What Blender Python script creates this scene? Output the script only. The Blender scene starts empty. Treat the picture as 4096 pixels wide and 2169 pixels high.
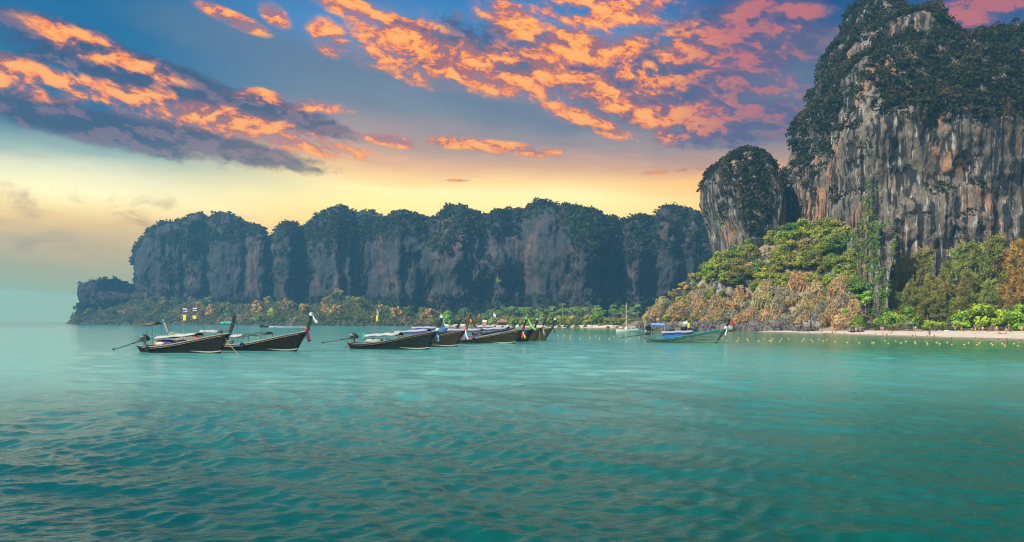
import bpy, bmesh, math, random
import numpy as np
from mathutils import Vector, Matrix, Euler

random.seed(7)
RNG = np.random.default_rng(7)
scene = bpy.context.scene
COL = scene.collection

# ---------------------------------------------------------------- camera
# measurements taken from the photograph (4096 px wide): focal length in
# pixels, horizon row, camera height over the sea in metres
FPX, CX, HY, CH = 2925.0, 2048.0, 1282.0, 4.0


def at(px, py, dist):
    """The place that is seen at pixel (px, py) from the camera, dist metres ahead."""
    return Vector(((px - CX) / FPX * dist, dist, CH + (HY - py) / FPX * dist))


def on_sea(px, py):
    d = CH * FPX / (py - HY)
    return Vector(((px - CX) / FPX * d, d, 0.0))


cam_data = bpy.data.cameras.new("camera")
cam = bpy.data.objects.new("camera", cam_data)
COL.objects.link(cam)
cam.location = (0, 0, CH)
cam.rotation_euler = (math.radians(90), 0, 0)
cam_data.sensor_width = 36.0
cam_data.lens = FPX / 4096 * 36.0
cam_data.shift_y = (HY - 1084.5) / 4096
cam_data.clip_start = 0.1
cam_data.clip_end = 6000
scene.camera = cam
scene.view_settings.view_transform = "Standard"
scene.view_settings.look = "None"
scene.view_settings.gamma = 1.0
scene.view_settings.use_curve_mapping = False
scene.view_settings.exposure = 0.35
cy = scene.cycles
cy.filter_width = 1.15
cy.max_bounces = 6
cy.diffuse_bounces = 2
cy.glossy_bounces = 3
cy.transmission_bounces = 2
cy.volume_bounces = 0
cy.transparent_max_bounces = 8
cy.caustics_reflective = False
cy.caustics_refractive = False
cy.sample_clamp_indirect = 4.0


def lin(r, g, b):
    """sRGB 0-255 as seen in the photograph to linear."""
    f = lambda c: (c / 255) / 12.92 if c <= 10 else ((c / 255 + 0.055) / 1.055) ** 2.4
    return (f(r), f(g), f(b), 1.0)


# ---------------------------------------------------------------- node maths
class E:
    """A value in a node tree that can be written as a formula."""
    tree = None

    def __init__(self, s):
        self.s = s

    @staticmethod
    def node(kind, **kw):
        n = E.tree.nodes.new(kind)
        for k, v in kw.items():
            setattr(n, k, v)
        return n

    @staticmethod
    def put(sock, v):
        if isinstance(v, E):
            E.tree.links.new(v.s, sock)
        else:
            sock.default_value = v

    @staticmethod
    def op(name, *a, clamp=False):
        n = E.node("ShaderNodeMath", operation=name)
        n.use_clamp = clamp
        for i, v in enumerate(a):
            E.put(n.inputs[i], v)
        return E(n.outputs[0])

    def __add__(s, o): return E.op("ADD", s, o)
    def __radd__(s, o): return E.op("ADD", o, s)
    def __sub__(s, o): return E.op("SUBTRACT", s, o)
    def __rsub__(s, o): return E.op("SUBTRACT", o, s)
    def __mul__(s, o): return E.op("MULTIPLY", s, o)
    def __rmul__(s, o): return E.op("MULTIPLY", o, s)
    def __truediv__(s, o): return E.op("DIVIDE", s, o)
    def __neg__(s): return E.op("MULTIPLY", s, -1.0)


def emax(a, b): return E.op("MAXIMUM", a, b)
def emin(a, b): return E.op("MINIMUM", a, b)
def sat(a): return E.op("ADD", a, 0.0, clamp=True)


def sstep(lo, hi, v):
    n = E.node("ShaderNodeMapRange", interpolation_type="SMOOTHSTEP")
    E.put(n.inputs[0], v)
    n.inputs[1].default_value = lo
    n.inputs[2].default_value = hi
    return E(n.outputs[0])


def vec(x, y, z):
    n = E.node("ShaderNodeCombineXYZ")
    for i, v in enumerate((x, y, z)):
        E.put(n.inputs[i], v)
    return E(n.outputs[0])


def xyz(v):
    n = E.node("ShaderNodeSeparateXYZ")
    E.put(n.inputs[0], v)
    return E(n.outputs[0]), E(n.outputs[1]), E(n.outputs[2])


def noise(v, scale=1.0, detail=5.0, rough=0.55, distort=0.0, lac=2.0):
    n = E.node("ShaderNodeTexNoise")
    E.put(n.inputs["Vector"], v)
    n.inputs["Scale"].default_value = scale
    n.inputs["Detail"].default_value = detail
    n.inputs["Roughness"].default_value = rough
    n.inputs["Lacunarity"].default_value = lac
    n.inputs["Distortion"].default_value = distort
    return E(n.outputs[0])


def mixc(f, a, b, blend="MIX"):
    n = E.node("ShaderNodeMix", data_type="RGBA", blend_type=blend)
    E.put(n.inputs[0], f)
    E.put(n.inputs[6], a)
    E.put(n.inputs[7], b)
    return E(n.outputs[2])


def ramp(v, stops, inter="LINEAR"):
    n = E.node("ShaderNodeValToRGB")
    cr = n.color_ramp
    cr.interpolation = inter
    while len(cr.elements) < len(stops):
        cr.elements.new(0.5)
    for e, (p, c) in zip(cr.elements, stops):
        e.position = p
    for e, (p, c) in zip(cr.elements, stops):
        e.color = c
    E.put(n.inputs[0], v)
    return E(n.outputs[0])

# ---------------------------------------------------------------- sky and sun
SUN_DIR = Vector((-0.66, -0.42, 0.66)).normalized()
SUN_EL = math.asin(SUN_DIR.z)
SUN_AZ = math.atan2(SUN_DIR.x, SUN_DIR.y)

world = bpy.data.worlds.new("World")
scene.world = world
world.use_nodes = True
wt = world.node_tree
wt.nodes.clear()
E.tree = wt

tc = E.node("ShaderNodeTexCoord")
dx, dy, dz = xyz(E(tc.outputs["Generated"]))
azd = E.op("ARCTAN2", dx, dy) * (180 / math.pi)
eld = E.op("ARCSINE", dz) * (180 / math.pi)


def ae(px, py):
    x, z = (px - CX) / FPX, (HY - py) / FPX
    return math.degrees(math.atan(x)), math.degrees(math.atan(z / math.sqrt(1 + x * x)))


def blob(px, py, rx, ry, slope=0.0, hard=0.0):
    """An oval patch of the sky round the direction of (px, py); slope tilts it down to the south."""
    a, e = ae(px, py)
    k = 180 / math.pi / FPX
    u = azd - a
    v = eld - e + u * slope
    r2 = E.op("POWER", u * (1 / (rx * k)), 2.0) + E.op("POWER", v * (1 / (ry * k)), 2.0)
    return sstep(1.0, hard, r2)


def many(*bs):
    m = None
    for b in bs:
        m = blob(*b) if m is None else emax(m, blob(*b))
    return m


# clear sky behind the clouds: three colour columns over elevation
# the light of the low sky reaches the camera through a long stretch of sea air
AIR_RHO, AIR_TOP, AIR_GLOW = 0.00041, 166.0, (0.045, 0.160, 0.255)
GAIN = 2 ** scene.view_settings.exposure


def through_air(e, c):
    t = math.exp(-AIR_RHO * min(1450.0, AIR_TOP / max(math.sin(math.radians(max(e, 0.1))), 1e-3)))
    return tuple(max((v / GAIN - h * (1 - t)) / t, 0.004) for v, h in zip(c[:3], AIR_GLOW)) + (1,)


def cl(r, g, b):
    """colour of a cloud high in the picture"""
    return through_air(15.0, lin(r, g, b))


def column(px, rows):
    st = []
    for py, c in rows:
        a, e = ae(px, py)
        k = 1.0 + 0.16 * math.exp(-((py - 790) / 110.0) ** 2)      # the glow itself is brighter than white paper
        st.append(((e + a * 0.055) / 60.0, through_air(e, tuple(v * k for v in lin(*c)[:3]))))
    st.sort(key=lambda s: s[0])
    return st


warp = (noise(vec(dx * 2.0, dy * 2.0, dz * 9.0), 1.6, 4, 0.55) - 0.5) * 5.0
tilt = eld + azd * 0.055 + warp * 0.55
tn = tilt * (1 / 60.0)
col_l = ramp(tn, column(150, [(1290, (150, 186, 166)), (1180, (146, 176, 152)), (1060, (164, 168, 136)), (960, (196, 172, 128)),
                         (880, (222, 190, 132)), (800, (240, 218, 158)), (740, (248, 236, 184)), (660, (226, 226, 190)), (590, (150, 178, 172)), (500, (80, 122, 146)),
                         (380, (40, 108, 148)), (230, (6, 114, 160)), (60, (0, 108, 156)), (-600, (24, 104, 160)), (-1700, (40, 104, 160))]))
col_c = ramp(tn, column(1500, [(1290, (150, 190, 180)), (1050, (240, 180, 104)), (900, (253, 204, 116)), (820, (255, 226, 142)),
                         (740, (255, 234, 168)), (690, (252, 212, 146)), (620, (226, 178, 140)), (540, (180, 156, 150)), (430, (126, 140, 156)),
                         (260, (108, 138, 172)), (100, (84, 146, 200)), (-40, (60, 128, 186)), (-600, (70, 134, 190)), (-1700, (60, 120, 176))]))
col_r = ramp(tn, column(2650, [(1290, (190, 180, 150)), (1050, (246, 176, 84)), (900, (252, 186, 92)), (820, (252, 192, 98)),
                         (740, (246, 180, 102)), (690, (222, 162, 114)), (620, (172, 144, 138)), (540, (118, 126, 140)), (430, (88, 114, 140)),
                         (260, (72, 100, 142)), (100, (30, 88, 140)), (-40, (8, 76, 134)), (-600, (30, 96, 150)), (-1700, (40, 104, 160))]))
sky = mixc(sstep(-30, -9, azd), col_l, col_c)
sky = mixc(sstep(3, 24, azd), sky, col_r)
# away from the sunset the sky goes over into the plain blue evening sky
nishita = E.node("ShaderNodeTexSky", sky_type="NISHITA")
nishita.sun_disc = False
nishita.sun_elevation = SUN_EL
nishita.sun_rotation = SUN_AZ
nishita.air_density = 1.2
nishita.dust_density = 2.0
nish = mixc(1.0, E(nishita.outputs[0]), (0.055, 0.055, 0.055, 1), "MULTIPLY")
front = sstep(-0.35, 0.45, dy)
sky = mixc(front, nish, sky)

# cloud texture: noise on the view direction, flattened and tilted like the bands
zt = dz + dx * 0.15
wv = vec(dx, dy, zt * 2.0)
w1 = (noise(wv, 9.0, 3, 0.55) - 0.5) * 0.060
w2 = (noise(vec(dx + 5.0, dy, zt * 2.0), 9.0, 3, 0.55) - 0.5) * 0.060


def cloud_at(ox, oz, scale, det, rough, flat=2.3):
    return noise(vec(dx + w1 + ox, dy + w2 * 0.5, (zt + oz) * flat + w2), scale, det, rough)


nA = cloud_at(0, 0, 23.0, 11, 0.64, 2.0)
nLow = cloud_at(0.001, -0.011, 23.0, 8, 0.62, 2.0)
fine = cloud_at(3.0, 0, 88.0, 7, 0.70, 1.7)
big = cloud_at(7.0, 0, 5.0, 4, 0.5)
relief = nA - nLow                     # > 0 on the side turned to the low light

# soft grey veil bands
veil = noise(vec(dx, dy, zt * 6.0), 3.2, 6, 0.6, 0.4)
veil_m = sstep(0.42, 0.68, veil) * sstep(11.0, 14.0, tilt) * sstep(-25, -5, azd) * 0.40
sky = mixc(veil_m * sstep(-0.1, 0.5, dy), sky, cl(104, 112, 140))
haze_m = many((1650, 430, 1000, 210, 0.14), (2750, 400, 760, 330, 0.0), (1150, 250, 700, 130, 0.2))
sky = mixc(haze_m * sstep(0.28, 0.66, veil * 0.45 + big * 0.35 + nA * 0.2) * 0.85, sky, mixc(sstep(9.0, 17.0, tilt), cl(162, 144, 142), cl(98, 124, 148)))

# thin dark wisps low over the western horizon
wis = noise(vec(dx, dy, dz * 2.2), 15.0, 6, 0.6, 0.6)
wis_m = sstep(0.50, 0.72, wis) * many((430, 850, 620, 110, 0.06), (150, 960, 500, 70, 0.03))
sky = mixc(wis_m * 0.55, sky, cl(160, 126, 100))

# grey-purple bodies of cloud
dark_mask = emax(many((560, 300, 760, 120, 0.21), (250, 160, 290, 90, 0.12), (1130, 460, 400, 80, 0.22), (60, 260, 200, 50, 0.1), (380, 500, 700, 95, 0.15), (900, 590, 560, 70, 0.16)),
                 many((2150, 230, 700, 170, 0.16), (2650, 330, 560, 250, 0.05), (2980, 150, 460, 190, 0.0), (2950, 500, 460, 130, 0.0), (1720, 190, 300, 120, 0.3), (3600, 160, 400, 90, 0.0)))
dk = nA * 0.72 + fine * 0.28
dark_d = sstep(0.38, 0.60, dk + (dark_mask - 0.60) * 0.36) * sat(dark_mask * 2.2)
dark_c = mixc(sstep(-14, 20, azd), cl(64, 84, 116), cl(80, 94, 134))
dark_c = mixc(sstep(-0.03, 0.09, relief) * 0.7, dark_c, cl(140, 116, 134))
dark_c = mixc(sstep(9.5, 6.5, tilt) * 0.6, dark_c, cl(170, 140, 138))
sky = mixc(dark_d * 0.80, sky, dark_c)

# clouds lit orange from below
lit_mask = emax(
    emax(many((260, 345, 640, 66, 0.14), (960, 497, 660, 72, 0.19), (430, 215, 330, 60, 0.26), (1130, 400, 330, 40, 0.10), (60, 330, 260, 60, 0.05)),
         many((1950, 585, 420, 34, 0.08), (1560, 560, 190, 34, 0.14), (2720, 684, 230, 14, -0.02), (1830, 722, 80, 8, 0.0), (2150, 610, 150, 26, 0.0))),
    emax(many((1620, 190, 300, 165, 0.16), (2060, 290, 560, 130, 0.12), (2480, 350, 400, 160, 0.18), (2340, 480, 260, 60, 0.34), (1420, 40, 230, 55, 0.25), (2330, 190, 380, 110, 0.05)),
         many((2420, 40, 430, 95, 0.05), (2040, 70, 200, 90, 0.4), (2850, 200, 320, 150, 0.0), (3930, 30, 230, 130, 0.05), (3080, 60, 240, 90, 0.1), (930, 75, 170, 36, 0.25), (1100, 62, 75, 50, 0.35), (1320, 150, 110, 80, 0.2), (2750, 480, 300, 110, 0.0))))
lit_mask = emax(lit_mask, blob(2960, 330, 430, 300, 0.05) * 0.52)
lit_n = nA * 0.54 + fine * 0.26 + big * 0.20 + relief * 0.70
lit_e = lit_n + (lit_mask - 0.62) * 0.30
# a wide soft flush round the lit clouds, then the lit clouds themselves
flush = sat(lit_mask * 1.3) * sstep(0.40, 0.66, big * 0.25 + nA * 0.60 + veil * 0.15)
sky = mixc(flush * 0.55, sky, mixc(sstep(9.5, 18.5, azd), cl(216, 138, 112), cl(150, 112, 138)))
lit_d = sstep(0.405, 0.655, lit_e) * sat(lit_mask * 1.7)
core = sstep(0.45, 0.66, lit_e + relief * 1.0)
lit_w = mixc(core, cl(206, 132, 122), cl(255, 142, 66))
lit_w = mixc(sstep(0.62, 0.86, lit_e + relief * 1.2 + (fine - 0.5) * 0.3), lit_w, cl(255, 180, 104))
lit_w = mixc(sstep(0.045, -0.055, relief + (fine - 0.5) * 0.26) * 0.88, lit_w, cl(150, 108, 126))
lit_r = mixc(core, cl(120, 104, 140), cl(206, 116, 116))
lit_c = mixc(sstep(9.5, 18.5, azd), lit_w, lit_r)
sky = mixc(lit_d * (0.90 - sstep(11, 18, azd) * 0.30), sky, lit_c)

# the rest of the sky outside the sunset: scattered grey-pink cloud going on overhead
over = sstep(24, 34, eld) * sstep(0.55, 0.72, nA)
sky = mixc(over * 0.5, sky, cl(126, 132, 160))

bg = E.node("ShaderNodeBackground")
E.put(bg.inputs[0], sky)
bg.inputs[1].default_value = 1.0
wo = E.node("ShaderNodeOutputWorld")
wt.links.new(bg.outputs[0], wo.inputs[0])
world.cycles.sampling_method = "MANUAL"
world.cycles.sample_map_resolution = 512

sun_data = bpy.data.lights.new("sun", "SUN")
sun_data.energy = 4.8
sun_data.angle = math.radians(0.5)
sun_data.color = (1.0, 0.92, 0.80)
sun = bpy.data.objects.new("sun", sun_data)
COL.objects.link(sun)
sun.rotation_euler = (-SUN_DIR).to_track_quat("-Z", "Y").to_euler()
sun.location = (-60, 20, 190)
# ---------------------------------------------------------------- tools
def _hash(ix, iy, iz, seed):
    h = (ix * 374761393 + iy * 668265263 + iz * 2147483647 + seed * 974634777) & 0xFFFFFFFF
    h = ((h ^ (h >> 13)) * 1274126177) & 0xFFFFFFFF
    h = ((h ^ (h >> 16)) * 2246822519) & 0xFFFFFFFF
    return ((h ^ (h >> 15)) & 0xFFFFFF) / float(0x7FFFFF) - 1.0


def vnoise(x, y, z, seed=0):
    x, y, z = np.broadcast_arrays(np.asarray(x, float), np.asarray(y, float), np.asarray(z, float))
    fx, fy, fz = np.floor(x), np.floor(y), np.floor(z)
    ix, iy, iz = fx.astype(np.int64), fy.astype(np.int64), fz.astype(np.int64)
    s = lambda t: t * t * t * (t * (t * 6 - 15) + 10)
    u, v, w = s(x - fx), s(y - fy), s(z - fz)
    r = 0
    for a in (0, 1):
        for b in (0, 1):
            for c in (0, 1):
                r = r + _hash(ix + a, iy + b, iz + c, seed) * (u if a else 1 - u) * (v if b else 1 - v) * (w if c else 1 - w)
    return r


def fbm(x, y, z, seed=0, octaves=4, gain=0.5):
    r, a, f = 0, 1.0, 1.0
    for i in range(octaves):
        r = r + a * vnoise(np.asarray(x) * f, np.asarray(y) * f, np.asarray(z) * f, seed + i * 17)
        a *= gain
        f *= 2.03
    return r


def tag(o, label=None, cat=None, group=None, kind=None):
    if label: o["label"] = label
    if cat: o["category"] = cat
    if group: o["group"] = group
    if kind: o["kind"] = kind
    return o


def link(name, mesh, mat=None, parent=None, loc=None, rot=None):
    o = bpy.data.objects.new(name, mesh)
    COL.objects.link(o)
    if mat is not None and mesh is not None and not mesh.materials:
        mesh.materials.append(mat)
    if parent is not None: o.parent = parent
    if loc is not None: o.location = loc
    if rot is not None: o.rotation_euler = rot
    return o


def empty(name, loc=(0, 0, 0), rz=0.0, label=None, cat=None, group=None):
    o = link(name, None, loc=loc, rot=(0, 0, rz))
    o.empty_display_size = 0.3
    return tag(o, label, cat, group)


def mesh_np(name, verts, faces, smooth=False, mat=None):
    """faces: (n,3) or (n,4) integer array."""
    verts = np.ascontiguousarray(verts, np.float32)
    faces = np.ascontiguousarray(faces, np.int32)
    n, k = faces.shape
    me = bpy.data.meshes.new(name)
    me.vertices.add(len(verts))
    me.vertices.foreach_set("co", verts.ravel())
    me.loops.add(n * k)
    me.loops.foreach_set("vertex_index", faces.ravel())
    me.polygons.add(n)
    me.polygons.foreach_set("loop_start", np.arange(0, n * k, k, dtype=np.int32))
    me.polygons.foreach_set("loop_total", np.full(n, k, np.int32))
    me.polygons.foreach_set("use_smooth", np.full(n, smooth, bool))
    me.update(calc_edges=True)
    if mat: me.materials.append(mat)
    return me


def grid_faces(nr, nc, wrap=False):
    r = np.arange(nr - 1)[:, None]
    c = np.arange(nc if wrap else nc - 1)[None, :]
    c1 = (c + 1) % nc
    return np.stack([r * nc + c, r * nc + c1, (r + 1) * nc + c1, (r + 1) * nc + c], -1).reshape(-1, 4)


class MB:
    """Collects simple shapes into one mesh."""

    def __init__(s):
        s.v, s.f = [], []

    def add(s, verts, faces):
        o = len(s.v)
        s.v += [tuple(v) for v in verts]
        s.f += [tuple(i + o for i in f) for f in faces]
        return s

    def box(s, c, size, rot=None, taper=1.0):
        hx, hy, hz = size[0] / 2, size[1] / 2, size[2] / 2
        vs = []
        for z, k in ((-hz, 1.0), (hz, taper)):
            for x, y in ((-hx, -hy), (hx, -hy), (hx, hy), (-hx, hy)):
                p = Vector((x * k, y * k, z))
                if rot: p.rotate(Euler(rot))
                vs.append(p + Vector(c))
        return s.add(vs, [(3, 2, 1, 0), (4, 5, 6, 7), (0, 1, 5, 4), (1, 2, 6, 5), (2, 3, 7, 6), (3, 0, 4, 7)])

    def tube(s, pts, r, n=6, cap=True):
        pts = [Vector(p) for p in pts]
        rs = r if isinstance(r, (list, tuple)) else [r] * len(pts)
        vs, fs = [], []
        for i, p in enumerate(pts):
            t = (pts[min(i + 1, len(pts) - 1)] - pts[max(i - 1, 0)]).normalized()
            a = t.cross(Vector((0, 0, 1)) if abs(t.z) < 0.9 else Vector((1, 0, 0))).normalized()
            b = t.cross(a).normalized()
            for k in range(n):
                an = 2 * math.pi * k / n
                vs.append(p + (a * math.cos(an) + b * math.sin(an)) * rs[i])
        for i in range(len(pts) - 1):
            for k in range(n):
                k2 = (k + 1) % n
                fs.append((i * n + k, i * n + k2, (i + 1) * n + k2, (i + 1) * n + k))
        if cap:
            fs.append(tuple(range(n)))
            fs.append(tuple(range((len(pts) - 1) * n, len(pts) * n))[::-1])
        return s.add(vs, fs)

    def ball(s, c, r, nu=10, nv=6, sq=(1, 1, 1)):
        vs, fs = [], []
        for j in range(nv + 1):
            th = math.pi * j / nv
            for i in range(nu):
                ph = 2 * math.pi * i / nu
                vs.append((c[0] + r * sq[0] * math.sin(th) * math.cos(ph), c[1] + r * sq[1] * math.sin(th) * math.sin(ph), c[2] + r * sq[2] * math.cos(th)))
        for j in range(nv):
            for i in range(nu):
                a, b = j * nu + i, j * nu + (i + 1) % nu
                fs.append((a, a + nu, b + nu, b))
        return s.add(vs, fs)

    def torus(s, c, R, r, axis="y", n=16, m=6):
        vs, fs = [], []
        for i in range(n):
            a = 2 * math.pi * i / n
            for j in range(m):
                b = 2 * math.pi * j / m
                x, z, y = (R + r * math.cos(b)) * math.cos(a), (R + r * math.cos(b)) * math.sin(a), r * math.sin(b)
                p = (x, y, z) if axis == "y" else (y, x, z) if axis == "x" else (x, z, y)
                vs.append((c[0] + p[0], c[1] + p[1], c[2] + p[2]))
        for i in range(n):
            for j in range(m):
                i2, j2 = (i + 1) % n, (j + 1) % m
                fs.append((i * m + j, i2 * m + j, i2 * m + j2, i * m + j2))
        return s.add(vs, fs)

    def sheet(s, rows):
        """rows of points -> surface"""
        nc = len(rows[0])
        vs = [p for r in rows for p in r]
        fs = [(i * nc + j, i * nc + j + 1, (i + 1) * nc + j + 1, (i + 1) * nc + j) for i in range(len(rows) - 1) for j in range(nc - 1)]
        return s.add(vs, fs)

    def mesh(s, name, mat=None, smooth=False):
        me = bpy.data.meshes.new(name)
        me.from_pydata([tuple(v) for v in s.v], [], s.f)
        if smooth:
            me.polygons.foreach_set("use_smooth", [True] * len(me.polygons))
        me.update()
        if mat: me.materials.append(mat)
        return me

    def build(s, name, mat, parent=None, smooth=False, solid=0.0):
        o = link(name, s.mesh(name, mat, smooth), parent=parent)
        if solid:
            m = o.modifiers.new("thick", "SOLIDIFY")
            m.thickness = solid
            m.offset = 0
        return o


MATS = {}


def plain(name, col, rough=0.6, metal=0.0, vary=0.25, scale=6.0, col2=None, emit=None):
    """Painted or natural surface: colour broken up by two sizes of noise."""
    if name in MATS: return MATS[name]
    m = bpy.data.materials.new(name)
    m.use_nodes = True
    E.tree = m.node_tree
    b = m.node_tree.nodes["Principled BSDF"]
    tcn = E.node("ShaderNodeTexCoord")
    p = E(tcn.outputs["Object"])
    n = noise(p, scale, 5, 0.65)
    c1 = tuple(c * (1 - vary) for c in col[:3]) + (1,)
    c2 = (tuple(min(1, c * (1 + vary)) for c in col[:3]) + (1,)) if col2 is None else tuple(col2[:3]) + (1,)
    E.put(b.inputs["Base Color"], mixc(sstep(0.35, 0.65, n), c1, c2))
    b.inputs["Roughness"].default_value = rough
    b.inputs["Metallic"].default_value = metal
    MATS[name] = m
    return m


def zone(v, cuts):
    """the phrase whose stretch of the picture v falls in: ((upper limit, phrase), ...)"""
    for hi, w in cuts:
        if v < hi: return w
    return cuts[-1][1]


SLOPE_ZONE = ((2700, "behind the yacht"), (2830, "behind the blue-canopied boat"), (3000, "under the pale rock face"), (3150, "around the big leafless tree"), (9999, "above the start of the sand"))
FOREST_ZONE = ((2960, "over the pale rock face"), (3140, "under the squat tower"), (3330, "under the face of the spire"), (9999, "beside the creeper pillar"))
FAR_ZONE = ((540, "below the low western headland"), (800, "behind the front boat of the pair"), (1200, "behind the white-clothed prow"), (1500, "between the pair and the moored row"), (1800, "behind the black-green boat"), (9999, "behind the moored row"))
# ---------------------------------------------------------------- hazy sea air
def build_haze():
    mb = MB()
    z0, z1 = -1.9, 172.0
    mb.box((0, 705, (z0 + z1) / 2), (2640, 1600, z1 - z0))
    m = bpy.data.materials.new("haze")
    m.use_nodes = True
    nt = m.node_tree
    nt.nodes.clear()
    v = nt.nodes.new("ShaderNodeVolumePrincipled")
    v.inputs["Color"].default_value = (0.19, 0.62, 1.0, 1)
    v.inputs["Density"].default_value = 0.00041
    v.inputs["Anisotropy"].default_value = 0.1
    out = nt.nodes.new("ShaderNodeOutputMaterial")
    nt.links.new(v.outputs[0], out.inputs["Volume"])
    o = mb.build("haze", m)
    tag(o, kind="stuff")


build_haze()
# ---------------------------------------------------------------- the sea
def build_water():
    rows_py = np.concatenate([np.linspace(2440, 1440, 390), np.linspace(1437, 1300, 90), [1297, 1294, 1292, 1290.5, 1289.8]])
    ys = np.concatenate([[-60, -40, -25, -14, -6, 0, 4, 7, 8.5], CH * FPX / (rows_py - HY)])
    ys = ys[np.concatenate([[True], np.diff(ys) > 1e-4])]
    yc = np.maximum(ys, 3.0)
    inner = np.linspace(-1, 1, 471)
    outer = (np.linspace(0, 1, 26)[1:]) ** 1.8
    xs = []
    for y, k in zip(ys, yc):
        wi = 0.78 * k + 1.0
        wo = max(min(1300.0, 1.7 * k + 60), wi + 1)
        wi = min(wi, 1200.0)
        o = wi + outer * (wo - wi)
        xs.append(np.concatenate([-o[::-1], inner * wi, o]))
    X = np.array(xs)
    Y = np.repeat(ys[:, None], X.shape[1], 1)
    dxs = np.gradient(X, axis=1)
    dys = np.abs(np.gradient(Y, axis=0))
    sp = np.maximum(dxs, dys * 0.8)
    Z = np.zeros_like(X)
    DX = np.zeros_like(X)
    DY = np.zeros_like(X)
    r = np.random.default_rng(3)
    gust = 0.75 + 0.45 * fbm(X / 26, Y / 40, 0.0, 5, 3)
    calm = 0.8 + 0.5 * fbm(X / 9 + 7, Y / 13, 0.0, 9, 2)
    n = 84
    for i in range(n):
        lam = 0.30 * (7.5 / 0.30) ** ((i + r.random()) / n)
        th = math.radians(250) + r.normal() * (0.55 if lam > 1.5 else 0.9)
        kx, ky = math.cos(th) * 2 * math.pi / lam, math.sin(th) * 2 * math.pi / lam
        s = 0.036 * (0.85 if lam > 1.0 else 1.35) * r.uniform(0.6, 1.3)
        if lam > 2.2: s *= 0.62
        a = s * lam / (2 * math.pi)
        fade = np.clip((lam / np.maximum(sp, 1e-6) - 2.2) / 2.0, 0, 1)
        ph = kx * X + ky * Y + r.uniform(0, 6.28)
        w = a * fade * (gust if lam > 1.2 else gust * calm)
        Z += w * np.cos(ph)
        q = 0.75
        DX -= q * w * math.cos(th) * np.sin(ph)
        DY -= q * w * math.sin(th) * np.sin(ph)
    near = np.clip((ys - 2) / 6, 0, 1)[:, None]
    far = np.clip((1100 - ys) / 600, 0, 1)[:, None]
    Z *= far
    V = np.stack([X + DX * far, Y + DY * far, Z], -1).reshape(-1, 3)
    me = mesh_np("water", V, grid_faces(len(ys), X.shape[1]), smooth=True)
    m = bpy.data.materials.new("sea_water")
    m.use_nodes = True
    E.tree = m.node_tree
    b = m.node_tree.nodes["Principled BSDF"]
    g = E.node("ShaderNodeNewGeometry")
    px, py, pz = xyz(E(g.outputs["Position"]))
    # water offshore, over the sandy shelf and at the edge of the beach
    shore = (102.0 - (py - 146.0) * 0.18) - px
    pn = noise(vec(px, py * 0.6, 0.0), 0.05, 4, 0.55) - 0.5
    sh = shore + pn * 34.0
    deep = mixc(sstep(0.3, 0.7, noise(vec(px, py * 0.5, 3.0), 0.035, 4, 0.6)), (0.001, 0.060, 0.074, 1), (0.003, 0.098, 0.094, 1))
    # near water darkened and bay paled: vignette and sky reflection painted into the colour
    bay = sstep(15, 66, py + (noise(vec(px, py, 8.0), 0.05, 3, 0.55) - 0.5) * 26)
    deep = mixc(sstep(150, 96, sh), deep, (0.003, 0.100, 0.068, 1))  # dark green reflection of the cliff tinted into the water colour
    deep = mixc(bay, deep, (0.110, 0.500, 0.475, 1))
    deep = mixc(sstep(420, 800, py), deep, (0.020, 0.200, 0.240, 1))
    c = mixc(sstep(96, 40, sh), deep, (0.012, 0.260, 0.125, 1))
    c = mixc(sstep(17, 3, shore + pn * 8), c, (0.12, 0.30, 0.13, 1))
    c = mixc(sstep(5.0, 0.0, shore + pn * 4), c, (0.38, 0.36, 0.22, 1))
    # spots of foam on the tops of the steepest ripples
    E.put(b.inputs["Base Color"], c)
    b.inputs["Roughness"].default_value = 0.10
    b.inputs["IOR"].default_value = 1.275
    b.inputs["Specular IOR Level"].default_value = 0.5
    n1 = noise(vec(px * 0.8 + py * 0.25, py * 1.25, 0.0), 2.6, 4, 0.6, 0.5)
    n2 = noise(vec(px * 0.8 + py * 0.2, py * 1.2, 4.0), 0.55, 4, 0.55, 0.4)
    n3 = noise(vec(px * 0.7 + py * 0.2, py * 1.3, 9.0), 7.5, 3, 0.6, 0.3)
    bump = E.node("ShaderNodeBump")
    bump.inputs["Strength"].default_value = 0.34
    bump.inputs["Distance"].default_value = 0.10
    E.put(bump.inputs["Height"], n1 * 1.1 + n2 * 1.7 + n3 * 0.36)
    m.node_tree.links.new(bump.outputs[0], b.inputs["Normal"])
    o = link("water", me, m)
    tag(o, kind="structure")
    return o


build_water()

# seabed and land below, one sheet under everything
bed = MB()
bed.box((0, 720, -0.8), (2600, 1560, 0.1))
tag(bed.build("ground", plain("seabed", (0.16, 0.20, 0.16, 1), 0.9)), kind="structure")
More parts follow.
